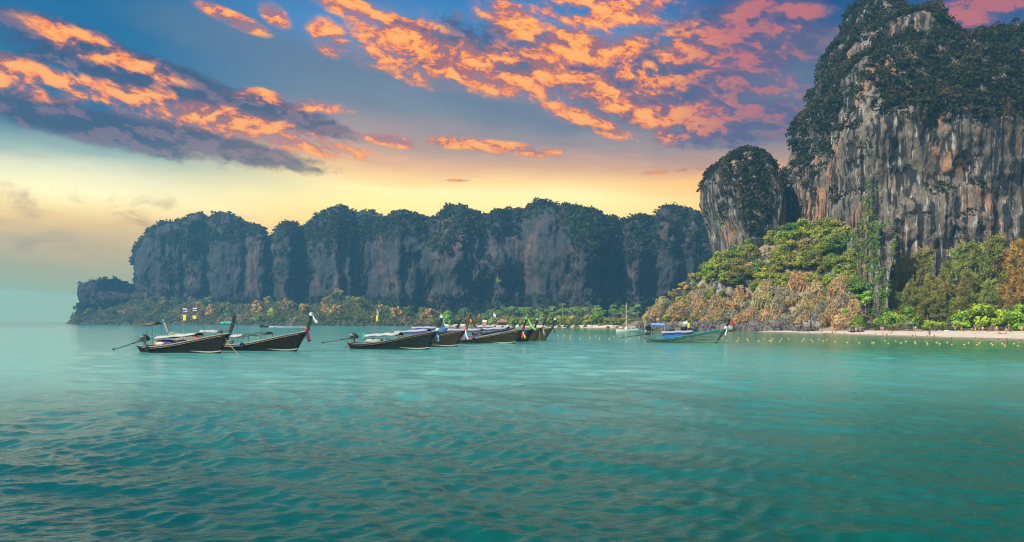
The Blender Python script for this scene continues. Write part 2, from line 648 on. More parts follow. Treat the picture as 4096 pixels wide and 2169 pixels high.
# ---------------------------------------------------------------- rock
def rock_mat(name, k=1.0, orange=1.0, streak=1.0, base=(0.195, 0.165, 0.130), pale=(0.46, 0.45, 0.42), bump=0.8):
    m = bpy.data.materials.new(name)
    m.use_nodes = True
    E.tree = m.node_tree
    b = m.node_tree.nodes["Principled BSDF"]
    g = E.node("ShaderNodeNewGeometry")
    x, y, z = xyz(E(g.outputs["Position"]))
    w = (noise(vec(x, y, z), 0.03 * k, 3, 0.5) - 0.5) * 14.0
    broad = noise(vec(x, y, z * 0.45), 0.045 * k, 5, 0.6)
    st1 = noise(vec(x + w * 0.3, y, z * 0.045), 0.46 * k, 6, 0.66)
    st2 = noise(vec(x + w * 0.15 + 40, y, z * 0.04), 1.0 * k, 4, 0.62)
    grit = noise(vec(x, y, z * 0.6), 0.9 * k, 6, 0.7)
    c = mixc(sstep(0.36, 0.64, broad * 0.6 + grit * 0.4), tuple(v * 0.66 for v in base) + (1,), tuple(v * 1.18 for v in base) + (1,))
    om = sstep(0.50, 0.63, noise(vec(x + 11, y, z * 0.55), 0.075 * k, 5, 0.62) * 0.75 + grit * 0.25)
    c = mixc(om * 0.85 * orange, c, mixc(grit, (0.24, 0.085, 0.035, 1), (0.58, 0.29, 0.14, 1)))
    c = mixc(sstep(0.575, 0.625, st2) * 0.8 * streak, c, pale + (1,))
    c = mixc(sstep(0.50, 0.545, st1) * 0.92 * streak, c, (0.022, 0.025, 0.028, 1))
    c = mixc(sstep(0.60, 0.72, noise(vec(x, y, z * 0.05), 1.1 * k, 3, 0.6)) * 0.6 * streak, c, (0.03, 0.033, 0.036, 1))
    E.put(b.inputs["Base Color"], c)
    b.inputs["Roughness"].default_value = 0.92
    b.inputs["Specular IOR Level"].default_value = 0.15
    bn = E.node("ShaderNodeBump")
    bn.inputs["Strength"].default_value = bump
    bn.inputs["Distance"].default_value = 1.2 / k
    E.put(bn.inputs["Height"], st1 * 0.7 + grit * 0.9 + st2 * 0.3)
    m.node_tree.links.new(bn.outputs[0], b.inputs["Normal"])
    return m


def loft(levels, nring=420, nrow=200, amp=1.0, seed=1, n=2.8, skew=0.0, k=1.0, cap=True):
    """A rock tower: rounded cross-sections stacked from (row, edge, edge, front, back) measurements."""
    L = []
    for py, pl, pr, df, db in levels:
        dm = df + 0.4 * (db - df)
        # the far side of the rock makes its western outline, the near side the eastern one
        dl, dr = (df + 0.68 * (db - df), df + 0.32 * (db - df)) if pl > CX else (df + 0.32 * (db - df), df + 0.68 * (db - df))
        L.append((CH + (HY - py) / FPX * dm, (pl - CX) / FPX * dl + 1.6 * amp * k, (pr - CX) / FPX * dr - 1.2 * amp * k, df, db))
    L = np.array(L)
    zz = np.linspace(L[0, 0], L[-1, 0], nrow)
    xl, xr, df, db = (np.interp(zz, L[:, 0], L[:, i]) for i in (1, 2, 3, 4))
    ker = np.ones(5) / 5
    sm = lambda a: np.convolve(np.pad(a, 2, mode="edge"), ker, "valid")
    xl, xr, df, db = sm(xl), sm(xr), sm(df), sm(db)
    u = np.linspace(0, 1, nring, endpoint=False)
    th = np.where(u < 0.72, -math.pi * 1.08 + u / 0.72 * math.pi * 1.16, 0)
    th = np.where(u >= 0.72, math.pi * 0.08 + (u - 0.72) / 0.28 * math.pi * 0.84, th)
    c, s = np.cos(th), np.sin(th)
    px_ = np.sign(c) * np.abs(c) ** (2 / n)
    py_ = np.sign(s) * np.abs(s) ** (2 / n)
    xc, hw = (xl + xr) / 2, (xr - xl) / 2
    yc, hd = (df + db) / 2, (db - df) / 2
    X = xc[:, None] + hw[:, None] * px_[None]
    Y = yc[:, None] + hd[:, None] * py_[None] + skew * (hw[:, None] * px_[None])
    Z = np.repeat(zz[:, None], nring, 1)
    gx = np.gradient(X, axis=1)
    gy = np.gradient(Y, axis=1)
    ln = np.hypot(gx, gy) + 1e-6
    nx, ny = gy / ln, -gx / ln
    d = 3.2 * fbm(X / (24 * k), Y / (24 * k), Z / (30 * k), seed, 3)
    d += 1.5 * fbm(X / (6.5 * k), Y / (6.5 * k), Z / (40 * k), seed + 5, 3)
    d += 0.9 * np.abs(vnoise(X / (3.0 * k), Y / (3.0 * k), Z / (17 * k), seed + 8)) * -1.4
    d += 0.55 * fbm(X / (2.2 * k), Y / (2.2 * k), Z / (4.0 * k), seed + 9, 3)
    d += 1.1 * fbm(X / (12 * k), Y / (12 * k), Z / (5.0 * k), seed + 3, 2)
    d *= amp * k
    X = X + nx * d
    Y = Y + ny * d
    Z = Z + 0.5 * amp * k * vnoise(X / (4 * k), Y / (4 * k), Z / (4 * k), seed + 20)
    V = np.stack([X, Y, Z], -1).reshape(-1, 3)
    F = grid_faces(nrow, nring, wrap=True)
    if cap:
        t = np.array([[X[-1].mean(), Y[-1].mean(), Z[-1].mean() + 0.4]])
        V = np.vstack([V, t])
        i = np.arange(nring) + (nrow - 1) * nring
        j = np.roll(i, -1)
        top = np.full(nring, len(V) - 1)
        F = np.vstack([F, np.stack([i, j, top, top], -1)])
    return V, F


def fix_tris(me_name, V, F, mat):
    """mesh from quads in which a repeated corner marks a triangle"""
    me = bpy.data.meshes.new(me_name)
    tri = F[:, 2] == F[:, 3]
    me2 = mesh_np(me_name, V, np.vstack([F[~tri][:, [0, 1, 2]], F[~tri][:, [0, 2, 3]], F[tri][:, :3]]), smooth=True, mat=mat)
    bpy.data.meshes.remove(me)
    return me2


def face_info(V, F):
    a, b, c, d = (V[F[:, i]] for i in range(4))
    nrm = np.cross(c - a, d - b)
    area = np.linalg.norm(nrm, axis=1) * 0.5
    return (a + b + c + d) / 4, nrm / (area[:, None] * 2 + 1e-9), area


def leaf_cloud(C, R, K, size, r, squash=0.8, jit=0.55, upper=-0.25, stretch=1.0):
    """K leaf sprays on the shell of a ball round every centre: (verts, quads)"""
    C = np.asarray(C, float)
    M = len(C)
    R = np.broadcast_to(np.asarray(R, float), (M,))
    d = r.normal(size=(M, K, 3))
    d /= np.linalg.norm(d, axis=2, keepdims=True)
    low = d[..., 2] < upper
    d[..., 2] = np.where(low, -d[..., 2] * 0.6, d[..., 2])
    rad = (R[:, None] * r.uniform(0.62, 1.06, (M, K)))[..., None]
    p = C[:, None] + d * rad * np.array([1, 1, squash])
    nn = d + jit * r.normal(size=d.shape)
    nn /= np.linalg.norm(nn, axis=2, keepdims=True)
    t = np.cross(nn, r.normal(size=d.shape))
    t /= np.linalg.norm(t, axis=2, keepdims=True) + 1e-9
    b = np.cross(nn, t)
    s = (np.broadcast_to(np.asarray(size, float), (M,))[:, None] * r.uniform(0.6, 1.35, (M, K)))[..., None]
    q = [p + t * s * 0.5 * stretch, p + b * s * r.uniform(0.3, 0.5, (M, K, 1)), p - t * s * 0.5 * stretch, p - b * s * r.uniform(0.3, 0.5, (M, K, 1))]
    V = np.stack(q, 2).reshape(-1, 3)
    F = np.arange(len(V)).reshape(-1, 4)
    return V, F


def leaf_mat(name, c1, c2, scale=0.25, c3=None, tint=False, through=0.3):
    m = bpy.data.materials.new(name)
    m.use_nodes = True
    nt = m.node_tree
    E.tree = nt
    nt.nodes.clear()
    g = E.node("ShaderNodeNewGeometry")
    p = E(g.outputs["Position"])
    n = noise(p, scale, 4, 0.65)
    c = mixc(sstep(0.38, 0.62, n), tuple(c1) + (1,), tuple(c2) + (1,))
    if c3 is not None:
        c = mixc(sstep(0.53, 0.64, noise(p, scale * 0.37, 3, 0.6)), c, tuple(c3) + (1,))
    leafy = E(g.outputs["Random Per Island"])
    c = mixc(1.0, c, mixc(leafy, (0.68, 0.68, 0.68, 1), (1.30, 1.30, 1.30, 1)), "MULTIPLY")
    if tint:
        oi = E.node("ShaderNodeObjectInfo")
        c = mixc(1.0, c, E(oi.outputs["Color"]), "MULTIPLY")
    d = E.node("ShaderNodeBsdfDiffuse")
    t = E.node("ShaderNodeBsdfTranslucent")
    E.put(d.inputs[0], c)
    E.put(t.inputs[0], mixc(1.0, c, (1.0, 1.15, 0.6, 1), "MULTIPLY"))
    mx = E.node("ShaderNodeMixShader")
    mx.inputs[0].default_value = through
    nt.links.new(d.outputs[0], mx.inputs[1])
    nt.links.new(t.outputs[0], mx.inputs[2])
    o = E.node("ShaderNodeOutputMaterial")
    nt.links.new(mx.outputs[0], o.inputs[0])
    return m


ROCK = rock_mat("limestone", 1.0)
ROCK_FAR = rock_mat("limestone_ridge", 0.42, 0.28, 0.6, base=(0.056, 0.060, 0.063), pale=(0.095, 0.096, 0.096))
SHRUB = leaf_mat("cliff_shrubs", (0.020, 0.031, 0.011), (0.062, 0.066, 0.022), 0.22, (0.105, 0.070, 0.036))
SHRUB_FAR = leaf_mat("ridge_shrubs", (0.030, 0.046, 0.017), (0.072, 0.086, 0.032), 0.09, (0.095, 0.075, 0.042))


def scatter_shrubs(C, N, area, keep, count, r, Rlo, Rhi):
    w = area * keep
    i = r.choice(len(C), size=count, p=w / w.sum())
    R = r.uniform(Rlo, Rhi, count)
    return C[i] + N[i] * (R * 0.25)[:, None] + np.array([0, 0, 0.15]) * R[:, None], R


# ------- the great wall and its spire over the beach
def big_cliff():
    r = np.random.default_rng(11)
    parts = []
    spire = [(1345, 3090, 3640, 286, 394), (1000, 3092, 3640, 287, 394), (730, 3094, 3640, 288, 394), (700, 3120, 3630, 289, 392), (640, 3140, 3620, 290, 390),
             (601, 3158, 3615, 291, 388), (499, 3158, 3610, 293, 384), (440, 3168, 3610, 295, 380), (392, 3220, 3610, 297, 376), (359, 3259, 3612, 300, 374), (293, 3279, 3615, 303, 370),
             (227, 3292, 3620, 307, 366), (172, 3322, 3622, 311, 362), (120, 3352, 3620, 314, 358), (70, 3368, 3592, 317, 354), (22, 3385, 3572, 320, 352), (-12, 3402, 3552, 324, 350), (-40, 3436, 3524, 329, 346)]
    parts.append(loft(spire, 370, 225, 0.85, 3, n=2.5, skew=0.0))
    # nose of pale rock that comes forward between the two faces
    nose = [(1345, 3452, 3625, 265, 319), (1100, 3462, 3620, 267, 319), (850, 3456, 3600, 272, 319), (650, 3440, 3580, 279, 319), (430, 3430, 3560, 286, 324), (300, 3435, 3540, 295, 329), (240, 3450, 3520, 303, 331)]
    parts.append(loft(nose, 160, 170, 0.6, 23, n=2.2))
    # the long fluted wall to the south
    wall = [(1345, 3335, 5000, 264, 310), (1000, 3335, 5000, 265, 311), (760, 3335, 5000, 264, 310), (560, 3335, 5000, 262, 308), (470, 3335, 5000, 263, 309), (420, 3335, 5000, 268, 314),
            (330, 3335, 4950, 276, 322), (260, 3345, 4900, 282, 328), (215, 3400, 4800, 289, 335), (190, 3400, 4600, 298, 344)]
    parts.append(loft(wall, 460, 205, 0.95, 41, n=5.0, skew=-0.06))
    shoulder = [(500, 3410, 3850, 278, 366), (300, 3410, 3845, 288, 361), (225, 3414, 3832, 293, 356), (170, 3418, 3782, 296, 351), (130, 3425, 3768, 299, 348), (95, 3550, 3748, 303, 344), (78, 3572, 3715, 308, 338), (68, 3600, 3690, 314, 332)]
    parts.append(loft(shoulder, 260, 130, 0.7, 57, n=2.6))
    hump = [(500, 3820, 4110, 266, 360), (300, 3826, 4100, 274, 355), (230, 3836, 4085, 280, 350), (205, 3852, 4070, 284, 345), (175, 3885, 4050, 288, 340), (150, 3925, 4030, 294, 332), (136, 3955, 4010, 300, 325)]
    parts.append(loft(hump, 240, 130, 0.7, 61, n=2.6))
    hump2 = [(500, 4020, 4700, 256, 360), (300, 4030, 4690, 266, 355), (215, 4045, 4650, 272, 350), (175, 4070, 4600, 278, 345), (150, 4110, 4500, 286, 340), (120, 4200, 4400, 295, 330)]
    parts.append(loft(hump2, 260, 130, 0.8, 67, n=2.8))
    V, F, o = [], [], 0
    for v, f in parts:
        V.append(v); F.append(f + o); o += len(v)
    V, F = np.vstack(V), np.vstack(F)
    ob = link("limestone_cliff", fix_tris("limestone_cliff", V, F, ROCK), None)
    tag(ob, "sheer streaked limestone cliff with a dark wooded spire above the beach", "cliff", kind="structure")
    # dark shrubs over the top and wherever the face leans back
    C, N, A = face_info(V, F)
    front = (N[:, 1] < 0.25) | (N[:, 2] > 0.35)
    ppx = CX + C[:, 0] / C[:, 1] * FPX
    ppy = HY - (C[:, 2] - CH) / C[:, 1] * FPX
    vis = (ppx > 3000) & (ppx < 4350) & (ppy < 1250) & front
    pn = fbm(C[:, 0] / 11, C[:, 1] / 11, C[:, 2] / 13, 77, 3)
    # height of the line under which the rock is bare
    line = np.interp(ppx, [3100, 3200, 3330, 3380, 3430, 3470, 3520, 3560, 3650, 4100, 4300], [620, 640, 560, 330, 230, 270, 380, 450, 480, 490, 480]) + pn * 50
    up = np.clip((line - ppy) / 40, 0, 1)
    keep = vis * (up * np.clip(0.75 + 0.9 * pn, 0.05, 1.5) + 0.035 * np.clip(pn * 2, 0, 1) + 0.5 * (N[:, 2] > 0.45))
    leftface = (ppx < 3330) & (ppy < 780)
    keep = keep + vis * leftface * np.clip(0.25 + pn, 0, 1) * 0.7
    cs, R = scatter_shrubs(C, N, A, keep, 8400, r, 0.8, 3.0)
    v, f = leaf_cloud(cs, R, 28, 0.42 + R * 0.30, r, 0.85, 0.5)
    # small trees standing up along the skyline
    sky_i = vis & (N[:, 2] > 0.3) & (ppy < 330)
    w = A * sky_i
    i = r.choice(len(C), size=260, p=w / w.sum())
    v2, f2 = leaf_cloud(C[i] + np.array([0, 0, 1.6]), r.uniform(1.2, 2.6, 260), 60, 0.75, r, 0.95, 0.5)
    V2, F2 = np.vstack([v, v2]), np.vstack([f, f2 + len(v)])
    so = link("cliff_shrubs", mesh_np("cliff_shrubs", V2, F2, mat=SHRUB))
    tag(so, "dark shrubs matted over the top of the big cliff", "shrubs", kind="stuff")


big_cliff()


def small_tower():
    r = np.random.default_rng(12)
    lv = [(1300, 2860, 3140, 324, 390), (1050, 2858, 3140, 324, 390), (960, 2850, 3140, 323, 390), (900, 2842, 3138, 322, 390), (840, 2826, 3132, 321, 390), (780, 2814, 3124, 321, 388), (730, 2810, 3110, 323, 386),
          (700, 2814, 3086, 325, 384), (670, 2828, 3066, 327, 380), (645, 2850, 3044, 331, 376), (628, 2880, 3010, 336, 370), (616, 2920, 2975, 343, 363)]
    V, F = loft(lv, 280, 165, 0.62, 88, n=2.7)
    ob = link("limestone_tower", fix_tris("limestone_tower", V, F, ROCK))
    tag(ob, "squat overhanging limestone tower standing before the big cliff", "rock tower", kind="structure")
    C, N, A = face_info(V, F)
    ppx = CX + C[:, 0] / C[:, 1] * FPX
    ppy = HY - (C[:, 2] - CH) / C[:, 1] * FPX
    pn = fbm(C[:, 0] / 9, C[:, 1] / 9, C[:, 2] / 16, 33, 3)
    front = (N[:, 1] < 0.3) | (N[:, 2] > 0.3)
    line = np.interp(ppx, [2810, 2900, 2980, 3060, 3140], [760, 850, 900, 930, 860]) + pn * 50
    keep = front * (np.clip((line - ppy) / 30, 0, 1) * np.clip(0.7 + pn, 0.1, 1.4) + 0.05 * np.clip(pn * 2, 0, 1) + (ppx > 2960) * np.clip(pn + 0.3, 0, 1) * 0.8)
    cs, R = scatter_shrubs(C, N, A, keep, 1700, r, 0.7, 2.1)
    v, f = leaf_cloud(cs, R, 30, 0.38 + R * 0.33, r, 0.85, 0.5)
    so = link("tower_shrubs", mesh_np("tower_shrubs", v, f, mat=SHRUB))
    tag(so, "dark shrubs capping the squat limestone tower", "shrubs", kind="stuff")


small_tower()

# ------- the long ridge across the bay
RIDGE = np.array([(537, 1040), (540, 1000), (546, 985), (556, 960), (575, 938), (600, 926), (625, 905), (640, 893), (662, 888), (678, 884), (690, 892), (700, 886), (716, 884), (730, 892), (742, 880), (760, 865), (790, 856), (806, 858), (820, 872),
                  (836, 876), (842, 858), (852, 856), (870, 853), (890, 848), (916, 852), (930, 862), (946, 866), (962, 878), (976, 890), (1000, 893), (1024, 904), (1046, 910), (1058, 918), (1060, 940), (1066, 945), (1092, 937),
                  (1098, 920), (1112, 905), (1130, 895), (1160, 894), (1190, 897), (1200, 908), (1210, 914), (1226, 910), (1234, 894), (1246, 880), (1270, 860), (1300, 846), (1330, 834), (1366, 831), (1400, 838), (1420, 850),
                  (1450, 846), (1490, 844), (1515, 852), (1540, 870), (1560, 868), (1585, 850), (1620, 848), (1640, 846), (1650, 852), (1680, 868), (1705, 876), (1745, 872), (1765, 850), (1790, 832), (1826, 826), (1850, 830), (1880, 846),
                  (1910, 848), (1926, 860), (1960, 864), (1975, 848), (1992, 838), (2030, 836), (2050, 840), (2072, 838), (2094, 850), (2110, 834), (2138, 822), (2150, 810), (2186, 804), (2214, 812), (2236, 826), (2264, 824), (2300, 832),
                  (2340, 840), (2372, 846), (2396, 856), (2420, 872), (2452, 878), (2486, 894), (2505, 884), (2530, 880), (2545, 870), (2590, 870), (2620, 872), (2640, 846), (2664, 830), (2700, 824), (2730, 834), (2760, 842), (2780, 850),
                  (2792, 868), (2830, 866), (2900, 872), (3000, 880), (3200, 890)], float)
BASE_D = lambda p: np.interp(p, [500, 900, 1300, 1800, 2400, 3200], [850, 800, 735, 675, 620, 560])
FOOT = lambda p: np.interp(p, [300, 540, 700, 900, 1000, 1100, 1200, 1300, 1350, 1450, 1550, 1700, 1900, 2000, 2500, 2700, 3200],
                           [1190, 1165, 1185, 1200, 1205, 1190, 1215, 1195, 1165, 1175, 1245, 1255, 1255, 1268, 1268, 1250, 1240])


def ridge():
    r = np.random.default_rng(21)
    px = np.arange(537, 3190, 3.1)
    nc = len(px)
    H = np.interp(px, RIDGE[:, 0], RIDGE[:, 1])
    k = np.ones(61) / 61
    Hs = np.convolve(np.pad(H, 30, mode="edge"), k, "valid")
    d0 = BASE_D(px)
    but = 15 * fbm(px / 170 + 0.6 * np.sin(px / 210), 0.0, 0.0, 5, 3) - np.clip(Hs - H, -30, 30) * 0.35
    nf, nb = 150, 14
    T = np.concatenate([np.linspace(0, 1, nf), 1 + np.linspace(0, 1, nb + 1)[1:]])
    zt = CH + (HY - H) / FPX * (d0 + but + 34)
    X, Y, Z = (np.zeros((len(T), nc)) for _ in range(3))
    for i, t in enumerate(T):
        tt = min(t, 1.0)
        z = -1 + (zt + 1) * (1 - (1 - tt) ** 1.25 if tt > 0.0 else 0)
        h = np.clip(z / zt, 0, 1)
        wall = np.interp(px, [537, 1060, 1240, 1500, 2000, 2560, 2800], [0.82, 0.80, 0.55, 0.68, 0.70, 0.66, 0.6]) + 0.10 * fbm(px / 90, 3.0, 0.0, 8, 2)
        set_ = 34 * np.clip((h - wall) / (1 - wall), 0, 1) ** 1.6
        D = d0 + but + set_
        if t > 1:
            b = t - 1
            D = D + b * 150
            z = zt * (1 - b ** 1.6) - 1 * b
        X[i], Y[i], Z[i] = (px - CX) / FPX * D, D, z
    # the west end of the ridge turns back as a wall of its own
    turn = np.clip((600 - px) / 63, 0, 1) ** 2.5
    Y += turn[None] * 55
    X += turn[None] * (px - CX)[None] / FPX * 55
    inner = np.clip(np.minimum(T, 2 - T) * 3.0, 0, 1)[:, None] * np.ones((1, nc))
    fadeT = np.clip((1.02 - T) / 0.10, 0.12, 1)[:, None]
    d = 6.5 * fbm(X / 60, Z / 60, 0.0, 31, 3) + 4.5 * fbm(X / 22, Z / 26, Y / 60, 35, 3) - 2.2 * np.abs(vnoise(X / 9, Z / 30, 1.0, 38)) + 1.6 * fbm(X / 5, Z / 9, 2.0, 39, 3)
    Y = Y + d * fadeT
    X = X + (X / Y) * d * fadeT
    X = X + 1.6 * fbm(X / 10, Z / 10, 5.0, 44, 2) * inner
    V = np.stack([X, Y, Z], -1).reshape(-1, 3)
    F = grid_faces(len(T), nc)
    V2, F2 = loft([(1300, 366, 640, 800, 930), (1200, 366, 640, 800, 930), (1165, 370, 560, 806, 920), (1145, 378, 545, 812, 915), (1130, 396, 500, 820, 900), (1122, 430, 470, 835, 880)], 200, 60, 1.0, 71, n=3.4, k=2.0)
    V3, F3 = loft([(1305, 2700, 3300, 1050, 1200), (950, 2740, 3200, 1060, 1190), (890, 2780, 3100, 1080, 1170), (866, 2830, 2980, 1100, 1150)], 120, 50, 1.0, 73, n=2.4, k=3.0)
    Va = np.vstack([V, V2, V3])
    Fa = np.vstack([F, F2 + len(V), F3 + len(V) + len(V2)])
    global RIDGE_PTS
    RIDGE_PTS = V
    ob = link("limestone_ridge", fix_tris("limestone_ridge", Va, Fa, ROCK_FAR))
    tag(ob, "long hazy limestone ridge with rounded wooded tops across the bay", "ridge", kind="structure")
    C, N, A = face_info(Va, Fa)
    flip = N[:, 1] > 0.2
    N = np.where((flip & (N[:, 2] < 0))[:, None], -N, N)
    ppx = CX + C[:, 0] / C[:, 1] * FPX
    ppy = HY - (C[:, 2] - CH) / C[:, 1] * FPX
    Hf = np.interp(ppx, RIDGE[:, 0], RIDGE[:, 1])
    rel = (ppy - Hf) / (1250 - Hf)
    pn = fbm(C[:, 0] / 30, C[:, 1] / 60, C[:, 2] / 24, 91, 3)
    line = np.interp(ppx, [537, 1000, 1080, 1300, 1420, 1700, 2000, 2100, 2350, 2600, 2800], [0.22, 0.24, 0.62, 0.60, 0.34, 0.36, 0.34, 0.24, 0.34, 0.42, 0.6]) + pn * 0.13
    keep = (np.clip((line - rel) / 0.05, 0, 1) * np.clip(0.8 + pn, 0.1, 1.5) + 0.30 * np.clip(pn * 1.8, 0, 1) + 0.9 * (rel > 0.84)) * (C[:, 1] < 1000)
    ok = (Y.mean() > 0) & (ppy > 780)
    keep = keep * ok
    cs, R = scatter_shrubs(C, N * 0.3, A, keep, 11000, r, 1.6, 4.8)
    cs[:, 1] -= 0.6
    v, f = leaf_cloud(cs, R, 18, 1.05 + R * 0.38, r, 0.85, 0.5)
    so = link("ridge_shrubs", mesh_np("ridge_shrubs", v, f, mat=SHRUB_FAR))
    tag(so, "dark forest and shrubs on the tops and gullies of the ridge", "shrubs", kind="stuff")


ridge()
# ---------------------------------------------------------------- land and sand
SHORE_FAR = np.array([(262, 1297), (600, 1298), (1000, 1300), (1300, 1303), (1600, 1305), (1900, 1307), (2200, 1311.5), (2500, 1314), (2700, 1317)], float)
shore_d = lambda p: CH * FPX / (np.interp(p, SHORE_FAR[:, 0], SHORE_FAR[:, 1]) - HY)


def far_ground(p, t):
    """Height and distance of the far shore at column p, t = 0 at the water and 1 at the rock."""
    ds, dc = shore_d(p), BASE_D(p) + 6
    D = ds + (dc - ds) * t
    zf = np.maximum(CH + (HY - FOOT(p)) / FPX * dc - 7.0, 2.0)
    steep = np.interp(p, [300, 1000, 1450, 1900, 2000, 2600], [0.75, 0.8, 0.7, 1.0, 1.6, 1.6])
    z = -0.4 + 1.4 * np.clip(t / 0.05, 0, 1) + (zf - 1.0) * np.clip((t - 0.03) / 0.97, 0, 1) ** steep
    x = (p - CX) / FPX * D
    z = z + 1.6 * fbm(x / 18, D / 22, 0.0, 51, 3) * np.clip(t * 5, 0, 1)
    z = -0.6 + (z + 0.6) * np.clip((p - 264) / 100, 0, 1) ** 0.8
    return x, D, z


def far_shore():
    p = np.arange(262, 2760, 8.0)
    T = np.concatenate([[-0.03], np.linspace(0, 1, 60)])
    Pm, Tm = np.meshgrid(p, T)
    x, D, z = far_ground(Pm, np.maximum(Tm, 0))
    D = D + np.minimum(Tm, 0) * 200
    z = np.where(Tm < 0, -0.9, z)
    m = plain("forest_floor", (0.040, 0.046, 0.020, 1), 0.95, vary=0.5, scale=0.12)
    o = link("far_shore", mesh_np("far_shore", np.stack([x, D, z], -1).reshape(-1, 3), grid_faces(*Pm.shape), True, m))
    tag(o, kind="structure")
    # strip of pale sand below the palms
    p = np.arange(1780, 2740, 6.0)
    T = np.linspace(0, 1, 6)
    Pm, Tm = np.meshgrid(p, T)
    ds = shore_d(Pm)
    D = ds - 1.5 + Tm * np.interp(Pm, [1780, 1950, 2740], [4.0, 13.0, 13.0])
    z = -0.06 + Tm * 1.55 + 0.15 * fbm(Pm / 20, Tm, 0.0, 3, 2) * Tm
    o = link("far_beach", mesh_np("far_beach", np.stack([(Pm - CX) / FPX * D, D, z], -1).reshape(-1, 3), grid_faces(*Pm.shape), True, SAND))
    tag(o, kind="structure")


def sand_mat():
    m = bpy.data.materials.new("beach_sand")
    m.use_nodes = True
    E.tree = m.node_tree
    b = m.node_tree.nodes["Principled BSDF"]
    g = E.node("ShaderNodeNewGeometry")
    x, y, z = xyz(E(g.outputs["Position"]))
    n = noise(vec(x, y, z), 0.35, 5, 0.65)
    c = mixc(sstep(0.35, 0.65, n), (0.64, 0.53, 0.40, 1), (0.78, 0.67, 0.53, 1))
    wet = sstep(0.30, 0.12, z + (noise(vec(x, y, 0.0), 0.12, 3, 0.5) - 0.5) * 0.2)
    c = mixc(wet, c, (0.36, 0.27, 0.18, 1))
    E.put(b.inputs["Base Color"], c)
    E.put(b.inputs["Roughness"], 0.9 - wet * 0.4)
    return m


SAND = sand_mat()
far_shore()

BEACH_D = lambda px: 128.34 / ((px - CX) / FPX + 0.18)


def sand_at(px, s):
    """Point of the near beach at column px, s metres in from the water's edge along the line of sight."""
    ds = BEACH_D(px)
    D = ds + s
    z = np.interp(s, [-40, -12, 0, 8, 30, 52, 90], [-0.9, -0.45, 0.0, 0.34, 0.72, 0.95, 1.3])
    return (px - CX) / FPX * D, D, z


def beach():
    p = np.arange(2860, 5600, 9.0)
    S = np.concatenate([[-40, -20, -12, -6, -3], np.linspace(0, 90, 46)])
    Pm, Sm = np.meshgrid(p, S)
    x, D, z = sand_at(Pm, Sm)
    cut = np.clip((Pm - 2880) / 250, 0, 1)
    z = z * (0.45 + 0.55 * cut) - (1 - cut) * 0.25 + 0.10 * fbm(x / 7, D / 7, 0.0, 5, 3) * np.clip(Sm / 8, 0, 1)
    o = link("beach", mesh_np("beach", np.stack([x, D, z], -1).reshape(-1, 3), grid_faces(*Pm.shape), True, SAND))
    tag(o, kind="structure")


beach()

# hill behind the beach and the headland: rows of (distance, row in the photograph) for some columns
HILL = {
    2520: [(318, 1321), (326, 1314), (340, 1306), (352, 1300), (366, 1300), (380, 1300)],
    2600: [(296, 1326), (304, 1300), (316, 1285), (330, 1275), (345, 1285), (360, 1290)],
    2700: [(288, 1328), (296, 1298), (306, 1262), (322, 1225), (338, 1205), (356, 1220)],
    2800: [(282, 1330), (289, 1296), (298, 1230), (310, 1160), (326, 1130), (350, 1140)],
    2870: [(276, 1330), (284, 1290), (292, 1240), (298, 1130), (312, 1080), (340, 1070)],
    2960: [(270, 1332), (278, 1290), (290, 1238), (298, 1120), (310, 1055), (336, 1030)],
    3050: [(262, 1334), (270, 1300), (284, 1225), (294, 1120), (304, 1030), (330, 985)],
    3200: [(246, 1332), (256, 1298), (270, 1215), (282, 1120), (292, 1010), (312, 940)],
    3340: [(234, 1330), (246, 1298), (260, 1220), (270, 1130), (280, 1000), (296, 925)],
    3430: [(226, 1328), (238, 1305), (250, 1250), (260, 1180), (268, 1060), (282, 960)],
    3520: [(222, 1328), (232, 1312), (244, 1290), (254, 1260), (262, 1220), (275, 1180)],
    3700: [(218, 1328), (226, 1318), (238, 1305), (250, 1285), (260, 1262), (272, 1230)],
    4096: [(200, 1336), (210, 1324), (222, 1308), (236, 1288), (248, 1262), (262, 1230)],
    4700: [(168, 1352), (182, 1336), (200, 1315), (220, 1288), (236, 1262), (255, 1230)],
}
HK = np.array(sorted(HILL))
HD = np.array([[d for d, _ in HILL[k]] for k in HK], float)
HP = np.array([[p for _, p in HILL[k]] for k in HK], float)


def hill_at(px, t):
    """Point of the hill at column px; t runs 0 to 5 from the beach to the cliff."""
    px, t = np.asarray(px, float), np.clip(np.asarray(t, float), 0, 5)
    i = np.minimum(t.astype(int), 4)
    f = t - i
    D = P = 0
    for j, w in ((i, 1 - f), (i + 1, f)):
        d = np.zeros(np.broadcast(px, t).shape)
        q = np.zeros_like(d)
        for c in range(6):
            sel = np.broadcast_to(j == c, d.shape)
            d = np.where(sel, np.interp(px, HK, HD[:, c]), d)
            q = np.where(sel, np.interp(px, HK, HP[:, c]), q)
        D = D + d * w
        P = P + q * w
    x = (px - CX) / FPX * D
    z = CH + (HY - P) / FPX * D
    z = z + 1.3 * fbm(x / 8, D / 8, z / 12, 15, 3) * np.clip(t, 0, 1)
    return x, D, z


